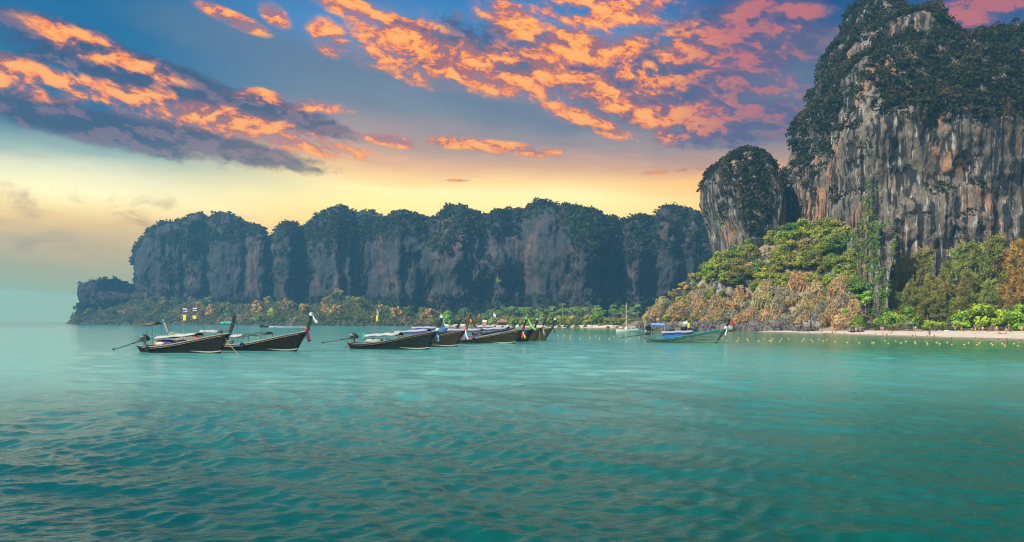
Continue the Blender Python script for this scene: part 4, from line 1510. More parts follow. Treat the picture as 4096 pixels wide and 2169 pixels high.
def boulders():
    r = random.Random(3)
    m1 = rock_mat("shore_rock", 3.0, 0.15, base=(0.17, 0.15, 0.135), pale=(0.34, 0.32, 0.30), bump=0.6)
    ms = [boulder(s) for s in (1, 2, 3, 4)]
    for me in ms: me.materials.append(m1)
    n = 0
    for px in np.arange(2548, 3262, 13.5):
        d = float(np.interp(px, [2540, 2600, 2700, 2800, 2960, 3050, 3200, 3270], [318, 297, 288, 281, 268, 260, 244, 238]))
        for k in range(2):
            D = d - 2.5 + k * 4.5 + r.uniform(-1.2, 1.2)
            q = at(px + r.uniform(-6, 6), 1320, D)
            s = r.uniform(1.0, 2.2) + k * 0.8
            if px < 2600 or px > 3190: s *= 0.65
            o = link("boulder", ms[n % 4], loc=(q.x, D, s * (0.15 + 0.35 * k)), rot=(r.uniform(-0.3, 0.3), r.uniform(-0.3, 0.3), r.uniform(0, 6.28)))
            o.scale = (s * r.uniform(0.9, 1.6), s * r.uniform(0.9, 1.3), s * r.uniform(0.75, 1.15))
            tag(o, "dark grey boulder " + ("at the water's edge " if k == 0 else "in the upper row ") + zone(px, SLOPE_ZONE), "boulder", "boulders along the foot of the headland")
            n += 1
    for px, py, D, s, lab in ((2590, 1309, 290, 1.4, "long pale grey boulder beside the yacht's stern"), (2735, 1301, 279, 1.7, "pale wedge boulder over the dark hollow behind the blue-canopied boat"), (2910, 1313, 262, 1.7, "long flat pale boulder behind the green boat's prow"),
                              (3115, 1300, 250, 2.3, "big rounded grey boulder below the leafless tree"), (3245, 1300, 236, 1.9, "rounded grey boulder where the sand begins")):
        q = at(px, py, D)
        o = link("boulder", ms[1], loc=(q.x, D, q.z), rot=(0, 0.25, r.uniform(0, 6)))
        o.scale = (s * 1.7, s, s * 0.75)
        o.data = ms[1].copy(); o.data.materials.clear(); o.data.materials.append(ROCK_PALE)
        tag(o, lab, "boulder")
    for px, D, s, lab in ((3425, 214, 1.5, "flat brown rock lying on the sand near two walkers"), (3590, 232, 1.9, "pale rock on the grass edge behind the beach"), (3625, 230, 1.5, "smaller pale rock on the grass edge behind the beach")):
        q = at(px, 1310, D)
        o = link("boulder", ms[2].copy(), loc=(q.x, D, 1.2))
        o.data.materials.clear(); o.data.materials.append(ROCK_PALE)
        o.scale = (s * 1.6, s, s * 0.7)
        tag(o, lab, "rock")


ROCK_PALE = rock_mat("pale_boulder", 3.0, 0.2, base=(0.28, 0.25, 0.22), pale=(0.42, 0.40, 0.37), bump=0.5)
boulders()
# ---------------------------------------------------------------- longtail boats
C_ = lambda *c: lin(*c)


def hull_mat(name, top, low, worn=0.5):
    """old varnished planks: dark, streaked, paler and dirtier near the water"""
    m = bpy.data.materials.new(name)
    m.use_nodes = True
    E.tree = m.node_tree
    b = m.node_tree.nodes["Principled BSDF"]
    t = E.node("ShaderNodeTexCoord")
    x, y, z = xyz(E(t.outputs["Object"]))
    n = noise(vec(x * 0.5, y, z * 2.5), 1.6, 6, 0.68)
    n2 = noise(vec(x, y, z), 4.5, 4, 0.7)
    c = mixc(sstep(0.40, 0.66, n * 0.7 + n2 * 0.3), top, tuple(min(1, v * 2.1 + 0.004) for v in top[:3]) + (1,))
    c = mixc(sstep(0.55, 0.0, z + (n - 0.5) * 0.7) * worn, c, low)
    seam = E.op("FRACT", z * 3.6 - x * 0.05)
    c = mixc(sstep(0.10, 0.02, seam) * 0.55, c, (0.006, 0.006, 0.006, 1))
    E.put(b.inputs["Base Color"], c)
    b.inputs["Roughness"].default_value = 0.6
    b.inputs["Specular IOR Level"].default_value = 0.15
    bn = E.node("ShaderNodeBump")
    bn.inputs["Strength"].default_value = 0.4
    bn.inputs["Distance"].default_value = 0.03
    E.put(bn.inputs["Height"], sstep(0.0, 0.12, seam) + n2 * 0.5)
    m.node_tree.links.new(bn.outputs[0], b.inputs["Normal"])
    return m


H_DARK = hull_mat("hull_dark", (0.012, 0.009, 0.006, 1), (0.040, 0.026, 0.018, 1))
H_BLACK = hull_mat("hull_black_green", (0.011, 0.014, 0.010, 1), (0.045, 0.038, 0.026, 1))
H_BROWN = hull_mat("hull_brown", (0.036, 0.025, 0.010, 1), (0.045, 0.040, 0.022, 1))
H_OLIVE = hull_mat("hull_olive", (0.060, 0.058, 0.024, 1), (0.045, 0.045, 0.026, 1))
H_GREEN = hull_mat("hull_green", (0.125, 0.165, 0.125, 1), (0.20, 0.115, 0.045, 1), 0.8)
H_PALE = hull_mat("hull_pale", (0.30, 0.27, 0.22, 1), (0.10, 0.14, 0.12, 1))
WOOD_RAIL = plain("rail_wood", (0.34, 0.23, 0.15, 1), 0.6, vary=0.3)
RAIL_DARK = plain("rail_dark", (0.17, 0.115, 0.07, 1), 0.6, vary=0.3)
RAIL_TEAL = plain("rail_teal", (0.06, 0.28, 0.27, 1), 0.5)
DECK = plain("deck_wood", (0.13, 0.085, 0.05, 1), 0.7, vary=0.4)
POST_DARK = plain("prow_dark", (0.020, 0.016, 0.013, 1), 0.45, vary=0.4)
POST_BROWN = plain("prow_brown", (0.10, 0.045, 0.022, 1), 0.5, vary=0.4)
POST_PALE = plain("prow_pale", (0.34, 0.28, 0.21, 1), 0.6, vary=0.3)
WHITE = plain("white_paint", (0.78, 0.78, 0.75, 1), 0.5, vary=0.08)
STRIPE = plain("stripe_white", (0.50, 0.49, 0.42, 1), 0.6, vary=0.3)
TEAL_STRIPE = plain("stripe_teal", (0.15, 0.42, 0.36, 1), 0.6, vary=0.2)
IRON = plain("engine_iron", (0.035, 0.033, 0.032, 1), 0.45, 0.3, vary=0.5)
RUST = plain("engine_rust", (0.11, 0.045, 0.028, 1), 0.7, vary=0.5)
STEEL = plain("steel_pipe", (0.30, 0.29, 0.27, 1), 0.4, 0.6, vary=0.3)
POLE = plain("pole_grey", (0.28, 0.27, 0.25, 1), 0.6)
ROPE = plain("rope", (0.36, 0.27, 0.17, 1), 0.9, vary=0.3)
RUBBER = plain("rubber", (0.015, 0.015, 0.016, 1), 0.75)


def cloth(name, c, vary=0.12):
    return plain("cloth_" + name, c, 0.85, vary=vary, scale=3.0)


RED, PINKRED, BLUE, NAVY = cloth("red", (0.62, 0.03, 0.03, 1)), cloth("coral", (0.70, 0.16, 0.12, 1)), cloth("blue", (0.015, 0.14, 0.55, 1)), cloth("navy", (0.012, 0.022, 0.085, 1))
LGREEN, LIMEC, TEAL, MINT = cloth("leaf_green", (0.16, 0.52, 0.32, 1)), cloth("lime", (0.30, 0.75, 0.12, 1)), cloth("teal", (0.01, 0.32, 0.27, 1)), cloth("mint", (0.40, 0.72, 0.56, 1))
YEL, WHITEC, LILAC, ORANGE = cloth("yellow", (0.85, 0.62, 0.015, 1)), cloth("white", (0.78, 0.77, 0.75, 1)), cloth("lilac", (0.38, 0.37, 0.45, 1)), cloth("orange", (0.75, 0.20, 0.03, 1))
SILVER, TANC, DKRED, SKYB = cloth("silver", (0.50, 0.52, 0.55, 1), 0.3), cloth("tan", (0.46, 0.33, 0.21, 1)), cloth("dark_red", (0.16, 0.022, 0.022, 1)), cloth("sky_blue", (0.16, 0.36, 0.72, 1))
CANVAS = cloth("canvas", (0.46, 0.44, 0.41, 1), 0.2)
BROWNC, DKGREEN, INDIGO = cloth("brown", (0.12, 0.075, 0.05, 1), 0.3), cloth("dark_green", (0.035, 0.085, 0.065, 1), 0.3), cloth("indigo", (0.04, 0.045, 0.17, 1))


def striped(name, bands):
    """flat print of horizontal stripes, bottom to top, over the height of the flag"""
    m = bpy.data.materials.new(name)
    m.use_nodes = True
    E.tree = m.node_tree
    b = m.node_tree.nodes["Principled BSDF"]
    t = E.node("ShaderNodeTexCoord")
    x, y, z = xyz(E(t.outputs["Generated"]))
    E.put(b.inputs["Base Color"], ramp(z, bands, "CONSTANT"))
    b.inputs["Roughness"].default_value = 0.85
    return m


THAI = striped("flag_stripes", [(0, (0.6, 0.03, 0.04, 1)), (1 / 6, (0.8, 0.8, 0.8, 1)), (2 / 6, (0.02, 0.04, 0.32, 1)), (4 / 6, (0.8, 0.8, 0.8, 1)), (5 / 6, (0.6, 0.03, 0.04, 1))])
STRIPED_BLUE = striped("blue_white_red_cloth", [(0, (0.03, 0.12, 0.5, 1)), (0.35, (0.75, 0.74, 0.72, 1)), (0.7, (0.55, 0.05, 0.05, 1))])


def sheer(s, rise):
    return 0.72 + 0.16 * max(0, (0.22 - s) / 0.22) ** 2 + rise * max(0, (s - 0.14) / 0.86) ** 1.6


BEAM = lambda s, w: w * float(np.interp(s, [0, 0.08, 0.25, 0.45, 0.62, 0.78, 0.9, 0.97, 1], [0.62, 0.72, 0.92, 1.0, 0.92, 0.70, 0.40, 0.18, 0.07]))


def flag(parent, at_, w, h, mat, seed=0, droop=0.0):
    r = random.Random(seed)
    ph = r.uniform(0, 6)
    rows = []
    for i in range(6):
        v = i / 5
        rows.append([(w * (j / 7) * (1 - 0.25 * droop), 0.10 * w * math.sin(ph + j * 0.9 + v) * (j / 7), -h * v - droop * h * (j / 7) * 0.9) for j in range(8)])
    o = MB().sheet(rows).build("flag", mat, parent, True, 0.012)
    o.location = at_
    return o


def longtail(label, px, wl_d, L, heading, hull, rail, post, rise=1.72, w=0.95, prow_h=2.1, group="moored longtail boats", **k):
    """One longtail boat; px and wl_d place its middle on the sea, bow along +x before the turn."""
    loc = ((px - CX) / FPX * wl_d, wl_d, 0.0)
    e = empty("longtail_boat", loc, math.radians(heading), label, "boat", group)
    N, M = 34, 9
    X = lambda s: (s - 0.5) * L
    rake = 1.35

    def skin(s, v, out=0.0):
        zs = sheer(s, rise)
        keel = -0.38 + 0.25 * max(0, (s - 0.86) / 0.14) ** 2 + 0.12 * max(0, (0.12 - s) / 0.12)
        z = keel + (zs - keel) * v
        b = BEAM(s, w) * (0.10 + 0.90 * v ** 0.62) * (1.0 if s < 0.9 else 1 - 0.35 * (1 - v) * (s - 0.9) / 0.1)
        x = X(s) + rake * (z / 2.3) * s ** 7 - 0.30 * (z / 0.8) * (1 - s) ** 9
        return x, b + out, z
    # hull
    mb = MB()
    for sg in (-1, 1):
        rows = []
        for i in range(N):
            s = i / (N - 1)
            rows.append([(lambda q: (q[0], sg * q[1], q[2]))(skin(s, j / (M - 1))) for j in range(M)])
        mb.sheet(rows if sg < 0 else [r[::-1] for r in rows])
    rows = [[(lambda q: (q[0], sg * q[1], q[2]))(skin(0, j / (M - 1))) for j in range(M)] for sg in (-1, 1)]
    mb.sheet(rows)
    rows = [[(lambda q: (q[0], sg * q[1], q[2]))(skin(1, j / (M - 1))) for j in range(M)] for sg in (1, -1)]
    mb.sheet(rows)
    mb.build("hull", hull, e, True, 0.05)
    # deck boards inside
    rows = []
    for i in range(26):
        s = 0.02 + 0.93 * i / 25
        q = skin(s, 1.0)
        z = max(0.30, q[2] - 0.42 - 0.25 * (s > 0.9))
        rows.append([(q[0], y * (q[1] - 0.07) * 0.96, z) for y in (-1, -0.5, 0, 0.5, 1)])
    MB().sheet(rows).build("deck", DECK, e)
    # rails along both edges
    mb = MB()
    for sg in (-1, 1):
        pts = []
        for i in range(40):
            q = skin(i / 39, 1.0, 0.015)
            pts.append((q[0], sg * q[1], q[2] + 0.02))
        mb.tube(pts, 0.085, 6)
        pts2 = [(p[0], p[1] + sg * 0.01, p[2] - 0.20) for p in pts[2:38]]
        mb.tube(pts2, 0.032, 5)
    mb.build("gunwale", rail, e, True)
    # painted line at the waterline of the bow
    if k.get("stripe"):
        mb = MB()
        for sg in (-1, 1):
            rows = []
            for i in range(16):
                s = 0.66 + 0.34 * i / 15
                zs = sheer(s, rise)
                th = 0.02 + 0.11 * min(1, i / 6)
                lo, hi = (0.30 - 0.10 * i / 15 - th + 0.38) / (zs + 0.38), (0.30 - 0.10 * i / 15 + 0.38) / (zs + 0.38)
                a, b = skin(s, lo, 0.035), skin(s, hi, 0.035)
                rows.append([(a[0], sg * a[1], a[2]), (b[0], sg * b[1], b[2])])
            mb.sheet(rows)
        mb.build("waterline_stripe", k["stripe"], e, False, 0.01)
    # prow post
    q = skin(1.0, 1.0)
    bx, bz = q[0], q[2]
    pr = [(bx - 0.95, 0, bz - 1.45), (bx - 0.34, 0, bz - 0.45), (bx - 0.02, 0, bz + 0.10), (bx + 0.26, 0, bz + prow_h * 0.35), (bx + 0.50, 0, bz + prow_h * 0.70), (bx + 0.66, 0, bz + prow_h)]
    hw = [(0.10, 0.09), (0.17, 0.10), (0.20, 0.11), (0.18, 0.11), (0.17, 0.12), (0.20, 0.14)]
    rows = []
    for p, (a, b) in zip(pr, hw):
        rows.append([(p[0] - a, -b, p[2]), (p[0] + a, -b * 0.7, p[2] - a * 0.25), (p[0] + a, b * 0.7, p[2] - a * 0.25), (p[0] - a, b, p[2]), (p[0] - a, -b, p[2])])
    mb = MB().sheet([r for r in rows])
    mb.add(rows[-1][:4], [(0, 1, 2, 3)])
    po = mb.build("prow", post, e)
    tip = Vector(pr[-1])
    if k.get("tip"):
        d = (Vector(pr[-1]) - Vector(pr[-2])).normalized()
        MB().tube([tip - d * 0.30, tip - d * 0.02, tip + d * 0.10], [0.245, 0.255, 0.16], 8).build("prow_wrap", k["tip"], po, True)
    # garland round the foot of the prow and its hanging ribbons
    rib = k.get("ribbons", ())
    g0 = Vector(pr[2])
    if rib:
        mb = MB()
        for i in range(3):
            mb.torus((g0.x + 0.05 * i, 0, g0.z + 0.05 + 0.13 * i), 0.26 - 0.02 * i, 0.075, "z", 14, 6)
        mb.build("garland", rib[0], po, True)
        for i, c in enumerate(rib):
            r = random.Random(i + int(px))
            sw = r.uniform(-0.2, 0.5)
            ln = r.uniform(1.0, 1.7)
            y0 = -0.20 - 0.05 * i
            rows = []
            for j in range(7):
                t = j / 6
                cx_, cz = g0.x + 0.12 + sw * t + 0.05 * math.sin(6 * t + i), g0.z - ln * t
                wd = 0.08 + 0.10 * t
                rows.append([(cx_ - wd, y0 - 0.04 * math.sin(4 * t), cz), (cx_, y0 - 0.07, cz - 0.03), (cx_ + wd, y0 + 0.03 * math.sin(5 * t), cz)])
            MB().sheet(rows).build("ribbon", c, po, True, 0.02)
    if k.get("scarf"):
        rows = []
        dx_, dz_, c, = k["scarf"]
        for j in range(9):
            t = j / 8
            wd = 0.10 + 0.22 * math.sin(math.pi * min(1, t * 0.9 + 0.1))
            p = tip + Vector((0.12 + dx_ * t, -0.05 * math.sin(7 * t), -0.1 + dz_ * t - 0.25 * math.sin(math.pi * t)))
            rows.append([(p.x, p.y - 0.02, p.z + wd), (p.x + 0.03, p.y - 0.09, p.z), (p.x, p.y, p.z - wd)])
        MB().sheet(rows).build("scarf", c, po, True, 0.02)
    # canopy on thin posts
    for ci, cn in enumerate(k.get("canopy", ())):
        s0, s1, z0, z1, cw, mat = cn[:6]
        under = cn[6] if len(cn) > 6 else None
        rows, rows2 = [], []
        for i in range(13):
            t = i / 12
            s = s0 + (s1 - s0) * t
            z = z0 + (z1 - z0) * t + 0.05 * math.sin(t * 17 + px) - 0.10 * math.sin(math.pi * t * 3) ** 2 * 0.5
            row, row2 = [], []
            for j in range(9):
                u = j / 8 * 2 - 1
                row.append((X(s), u * cw, z - 0.30 * u * u - 0.03 * math.sin(9 * t + 5 * u)))
                row2.append((X(s), u * (cw - 0.03), z - 0.30 * u * u - 0.05 - 0.03 * math.sin(9 * t + 5 * u)))
            rows.append(row); rows2.append(row2)
        co = MB().sheet(rows).build("canopy", mat, e, True, 0.03)
        if under: MB().sheet(rows2).build("canopy_lining", under, co, True, 0.015)
        if len(cn) > 7:
            vr = []
            for i in range(13):
                p = rows[i][0]
                vr.append([(p[0], p[1] - 0.02, p[2] + 0.02), (p[0], p[1] - 0.02, p[2] - 0.26 - 0.03 * (i % 2))])
            MB().sheet(vr).build("valance", cn[7], co, False, 0.015)
        for t in (0.03, 0.5, 0.97):
            s = s0 + (s1 - s0) * t
            for sg in (-1, 1):
                q = skin(s, 1.0)
                zt = z0 + (z1 - z0) * t - 0.27
                MB().tube([(X(s), sg * (q[1] - 0.1), q[2] - 0.1), (X(s), sg * min(cw - 0.06, q[1]), zt)], 0.026, 5).build("canopy_post", POLE, e)
        mb = MB()
        for sg in (-1, 1):
            mb.tube([(X(s0), sg * (cw - 0.06), z0 - 0.30), (X(s1), sg * (cw - 0.06), z1 - 0.30)], 0.022, 5)
        mb.build("canopy_rail", POLE, co)
    # benches
    for s in (0.36, 0.46, 0.56, 0.66):
        q = skin(s, 1.0)
        MB().box((X(s), 0, max(0.62, q[2] - 0.12)), (0.32, 2 * q[1] * 0.9, 0.05)).build("bench", DECK, e)
    # engine on its pivot, long shaft and screw
    if k.get("engine", True):
        c = Vector((X(0.0) + 0.42, 0, 1.62))
        ang = math.radians(k.get("shaft", 17))
        ax = Vector((-math.cos(ang), 0, -math.sin(ang)))
        mb = MB()
        mb.box(c, (0.85, 0.44, 0.42), (0, -ang, 0))
        mb.box(c + Vector((0.05, 0, 0.32)), (0.62, 0.34, 0.28), (0, -ang, 0), 0.85)
        for i in range(4): mb.tube([c + Vector((-0.22 + 0.16 * i, -0.20, 0.30)), c + Vector((-0.22 + 0.16 * i, -0.34, 0.20))], 0.05, 6)
        mb.torus(c + Vector((0.50, 0, 0.10)), 0.22, 0.05, "x", 14, 5)
        mb.tube([c + Vector((0.44, 0, 0.10)), c + Vector((0.56, 0, 0.10))], 0.10, 8)
        mb.ball(c + Vector((-0.18, 0.05, 0.56)), 0.17, 10, 6, (1, 1, 0.7))
        mb.box(c + Vector((-0.50, 0, -0.05)), (0.22, 0.34, 0.34), (0, -ang, 0))
        en = mb.build("engine", IRON, e)
        MB().tube([c + Vector((0.1, -0.24, 0.25)), c + Vector((-0.35, -0.36, 0.42)), c + Vector((-0.62, -0.36, 0.25)), c + Vector((-0.75, -0.3, -0.15))], 0.05, 7).build("exhaust_pipe", STEEL, en, True)
        MB().tube([c + Vector((0.1, 0.1, 0.5)), c + Vector((0.14, 0.1, 1.0))], [0.035, 0.03], 6).build("air_pipe", RUST, en)
        MB().box(c + Vector((0.25, -0.02, 0.16)), (0.3, 0.47, 0.2), (0, -ang, 0)).build("tappet_cover", k.get("cover", RUST), en)
        mb = MB()
        mb.tube([(c.x, -0.16, 0.70), c + Vector((0, -0.1, -0.15))], 0.05, 6)
        mb.tube([(c.x, 0.16, 0.70), c + Vector((0, 0.1, -0.15))], 0.05, 6)
        mb.box((c.x, 0, 0.72), (0.28, 0.9, 0.10))
        mb.build("engine_stand", RUST, e)
        st = c + ax * 0.5
        ln = k.get("shaft_len", 4.6)
        en_ = st + ax * ln
        mb = MB()
        mb.tube([st, st + ax * (ln * 0.35)], 0.085, 8)
        mb.tube([st + ax * (ln * 0.33), en_], 0.045, 8)
        mb.tube([st + ax * (ln * 0.36) + Vector((0, 0, -0.13)), en_ - ax * 0.2 + Vector((0, 0, -0.03))], 0.018, 5)
        mb.tube([c + Vector((0.4, 0.1, 0.0)), c + Vector((2.3, 0.15, 0.30))], 0.032, 6)
        sh = mb.build("tail_shaft", k.get("shaft_mat", IRON), e, True)
        mb = MB()
        up = Vector((ax.z, 0, -ax.x))
        mb.tube([en_, en_ + ax * 0.18], [0.07, 0.03], 8)
        for i in range(3):
            a = 2.094 * i + 0.4
            d = up * math.cos(a) + Vector((0, 1, 0)) * math.sin(a)
            sd = ax.cross(d)
            mb.add([en_ + d * 0.04 - sd * 0.03, en_ + d * 0.15 - sd * 0.08 + ax * 0.05, en_ + d * 0.24 + ax * 0.03, en_ + d * 0.15 + sd * 0.08 - ax * 0.02, en_ + d * 0.04 + sd * 0.03], [(0, 1, 2, 3, 4)])
        mb.build("propeller", RUST, sh, False, 0.015)
    # poles with flags
    for (s, y, z0, z1, lean, fl) in k.get("poles", ()):
        p0, p1 = Vector((X(s), y, z0)), Vector((X(s) + lean, y, z1))
        pn = MB().tube([p0, p1], [0.028, 0.016], 6).build("flag_pole", POLE, e)
        for i, (t, fw, fh, mat, dr) in enumerate(fl):
            p = p0 + (p1 - p0) * t
            flag(pn, p + Vector((0.02, 0, 0)), fw, fh, mat, int(px) + i, dr)
    # bundles under tarpaulins, low lumpy shapes on the deck
    for i, (s, y, z, sx, sy, sz, mat) in enumerate(k.get("cargo", ())):
        g = MB().ball((0, 0, 0), 1.0, 18, 10)
        vs = np.array(g.v)
        d = 1 + 0.20 * fbm(vs[:, 0] * 1.6 + i * 3 + px, vs[:, 1] * 1.6, vs[:, 2] * 1.6, 5, 3)
        vs = np.sign(vs) * np.abs(vs) ** 0.72 * d[:, None] * np.array([sx, sy, sz])
        g.v = [tuple(v) for v in vs]
        g.build("covered_cargo", mat, e, True).location = (X(s), y, z + 0.16)
    # side cloths hung along the rail
    for (s0, s1, up, dn, mat) in k.get("side_cloth", ()):
        rows = []
        for i in range(11):
            s = s0 + (s1 - s0) * i / 10
            q = skin(s, 1.0)
            rows.append([(q[0], -(q[1] - 0.10 + 0.02 * math.sin(i * 2.1)), q[2] + up), (q[0], -(q[1] - 0.07), q[2] + up * 0.5), (q[0], -(q[1] - 0.06), q[2] - dn)])
        MB().sheet(rows).build("side_cloth", mat, e, False, 0.02)
    for (s, dz_) in k.get("tyres", ()):
        q = skin(s, 1.0, 0.12)
        t = MB().torus((0, 0, 0), 0.24, 0.085, "y", 16, 8).build("tyre_fender", RUBBER, e, True)
        t.location = (q[0], -q[1], q[2] - dz_)
        MB().tube([(q[0], -q[1] + 0.06, q[2] - dz_ + 0.2), (q[0], -q[1] + 0.1, q[2] + 0.04)], 0.02, 5).build("fender_rope", ROPE, t).matrix_parent_inverse = Matrix.Translation(-t.location)
    for (s, mat) in k.get("ring", ()):
        q = skin(s, 1.0, 0.04)
        MB().torus((q[0], -q[1] - 0.02, q[2] + 0.16), 0.22, 0.06, "y", 16, 6).build("life_ring", mat, e, True)
    if k.get("rope"):
        dx_, dy_ = k["rope"]
        q = skin(0.985, 0.8)
        pts = []
        for i in range(12):
            t = i / 11
            pts.append((q[0] + dx_ * t, -0.1 + dy_ * t, q[2] + (-0.15 - q[2]) * (t ** 0.8)))
        MB().tube(pts, 0.035, 5).build("mooring_rope", ROPE, e, True)
    if k.get("coil"):
        mb = MB()
        for i in range(4):
            mb.tube([(X(0) + 0.25, -0.35, 1.2), (X(0) - 0.25 - 0.1 * i, -0.45, 0.75), (X(0) - 0.5 - 0.12 * i, -0.4, 0.22), (X(0) - 0.15, -0.45, 0.10), (X(0) - 0.02 + 0.05 * i, -0.4, 0.55)], 0.03, 5)
        mb.build("rope_coil", cloth("orange_rope", (0.42, 0.17, 0.10, 1)), e, True)
    return e


B1 = longtail("dark longtail boat with red-lined white awning and raised motor, front of the pair", 722, 90, 11.6, -17, H_DARK, WOOD_RAIL, POST_DARK, stripe=STRIPE, prow_h=2.15,
              canopy=[(0.22, 0.74, 2.05, 2.55, 0.85, CANVAS, DKRED), (-0.04, 0.21, 3.55, 3.85, 0.62, BROWNC)], shaft=15,
              cargo=[(0.27, -0.1, 0.95, 0.75, 0.6, 0.42, STRIPED_BLUE), (0.36, 0.1, 0.95, 0.8, 0.6, 0.45, cloth("deep_blue", (0.05, 0.06, 0.28, 1))), (0.20, 0.2, 0.9, 0.5, 0.5, 0.35, cloth("coral_bag", (0.55, 0.10, 0.08, 1))), (0.52, 0, 1.15, 0.9, 0.55, 0.3, NAVY)],
              tyres=[(0.14, 0.20)], poles=[(0.52, 0.3, 1.0, 5.6, -0.15, [(0.99, 0.75, 0.42, THAI, 0.4), (0.80, 0.42, 0.75, YEL, 0.0)]), (0.62, 0.5, 1.0, 5.6, 0.0, [(0.99, 0.62, 0.42, THAI, 0.0), (0.78, 0.50, 0.40, YEL, 0.1)])],
              rope=(3.0, -1.2))
B2 = longtail("dark longtail boat with white prow cloth and red garland, second of the pair", 1030, 96, 11.4, -14, H_DARK, WOOD_RAIL, POST_DARK, rise=1.85, stripe=STRIPE, tip=WHITEC, scarf=(0.75, -1.1, WHITEC), prow_h=2.35,
              ribbons=(RED, NAVY), canopy=[(0.06, 0.34, 1.95, 2.25, 0.8, CANVAS, TANC), (0.33, 0.66, 2.25, 2.55, 0.85, DKGREEN, TANC)], engine=False,
              side_cloth=[(0.18, 0.40, 0.16, 0.30, cloth("blue_tarp", (0.02, 0.20, 0.36, 1))), (0.40, 0.62, 0.18, 0.02, TEAL)], tyres=[(0.36, 0.1)])
B3 = longtail("pale-prowed longtail boat turned the other way with a teal sunshade at its stern", 812, 112, 9.0, 172, H_PALE, POST_PALE, POST_PALE, rise=1.5, tip=TEAL, prow_h=1.95,
              canopy=[(0.18, 0.52, 2.5, 2.55, 0.85, CANVAS), (-0.10, 0.14, 3.85, 3.85, 0.75, cloth("sea_green", (0.02, 0.42, 0.32, 1)))], shaft=8, shaft_len=2.0,
              side_cloth=[(0.30, 0.72, 0.24, 0.02, cloth("crimson", (0.42, 0.04, 0.06, 1)))], poles=[(0.08, 0.0, 0.8, 5.1, 0.05, [])], cargo=[(0.45, 0, 1.0, 1.0, 0.6, 0.35, DKRED)])
B5 = longtail("black-green longtail boat with pale green prow tip and teal cloth by its motor", 1556, 101, 11.6, -17, H_BLACK, RAIL_DARK, POST_DARK, rise=1.8, stripe=STRIPE, tip=MINT, prow_h=2.1,
              canopy=[(0.20, 0.66, 2.10, 2.35, 0.8, CANVAS, BROWNC)], shaft=9, shaft_mat=RUST, ribbons=(WHITEC, INDIGO, NAVY), scarf=(0.35, -1.3, MINT), coil=True,
              cargo=[(0.26, 0, 0.95, 0.8, 0.55, 0.36, SILVER), (0.36, -0.1, 0.95, 0.7, 0.55, 0.36, cloth("grey_tarp", (0.36, 0.34, 0.31, 1))), (0.56, 0, 1.05, 1.1, 0.5, 0.25, NAVY)],
              poles=[(0.29, 0.2, 0.9, 5.7, 0.45, [(0.99, 0.35, 0.75, cloth("faded_pink", (0.45, 0.33, 0.36, 1)), 0.7), (0.80, 0.32, 0.80, YEL, 0.2)]), (0.17, -0.5, 0.8, 2.3, 0, [(0.98, 0.6, 0.95, TEAL, 0.1)])])
B6 = longtail("olive brown longtail boat with a thick brown prow, directly behind the black-green one", 1690, 112, 11.0, -15, H_BROWN, RAIL_DARK, POST_BROWN, rise=1.75, stripe=STRIPE, tip=POST_BROWN, prow_h=2.2,
              canopy=[(0.10, 0.60, 2.35, 2.75, 0.95, LILAC, INDIGO, INDIGO)], ribbons=(PINKRED, BLUE, WHITEC), scarf=(1.1, -1.7, DKRED), engine=False, cargo=[(0.3, 0, 1.0, 1.5, 0.6, 0.4, NAVY), (0.72, 0, 1.35, 0.7, 0.45, 0.5, BLUE)])
B7 = longtail("longtail boat mostly hidden behind others, small brown-tipped prow over blue bundles", 1700, 140, 10.0, -12, H_DARK, RAIL_DARK, POST_DARK, rise=1.6, tip=POST_BROWN, prow_h=2.0, engine=False,
              canopy=[(0.25, 0.75, 2.8, 2.85, 0.9, LILAC, INDIGO, INDIGO)], cargo=[(0.88, 0, 1.9, 0.7, 0.5, 0.5, BLUE)], ribbons=(DKRED,))
B8 = longtail("brown longtail boat with lilac awning, blue side sheet and black tyre on its rail", 1928, 127, 11.7, -14, H_BROWN, WOOD_RAIL, POST_DARK, rise=1.75, stripe=STRIPE, tip=LGREEN, prow_h=2.0,
              canopy=[(-0.02, 0.50, 2.55, 2.60, 1.0, LILAC, INDIGO, INDIGO)], side_cloth=[(0.20, 0.52, 0.42, 0.02, INDIGO)], tyres=[(0.40, 0.22)], ribbons=(RED, LIMEC, YEL, NAVY), engine=False, ring=[(0.36, PINKRED)],
              poles=[(0.35, 0.2, 1.0, 4.6, -0.7, [(0.99, 0.9, 0.55, YEL, 0.9)]), (0.50, 0.3, 1.0, 4.1, 0.0, [(0.99, 0.9, 0.42, WHITEC, 0.1), (0.88, 0.65, 0.75, ORANGE, 0.0)])])
B9 = longtail("longtail boat with teal rail and long lime scarf flying from its green prow tip", 1945, 135, 11.0, -13, H_OLIVE, RAIL_TEAL, POST_DARK, rise=1.85, tip=LGREEN, prow_h=1.9, scarf=(1.6, -2.2, LIMEC),
              canopy=[(0.30, 0.88, 2.50, 2.85, 1.0, LILAC, INDIGO, INDIGO)], engine=False, ribbons=(TEAL, BLUE), cargo=[(0.4, 0, 1.2, 0.5, 0.5, 0.5, YEL)], poles=[(0.62, 0.2, 1.2, 5.4, 0.0, [(0.99, 0.5, 0.6, WHITEC, 0.5)])])
B9b = longtail("dark longtail boat of which only the short red-tied prow shows behind the brown one", 2000, 139, 10.5, -13, H_DARK, RAIL_DARK, POST_DARK, rise=1.7, tip=LGREEN, prow_h=1.9, engine=False, scarf=(0.5, -0.8, cloth("rose", (0.5, 0.25, 0.27, 1))))
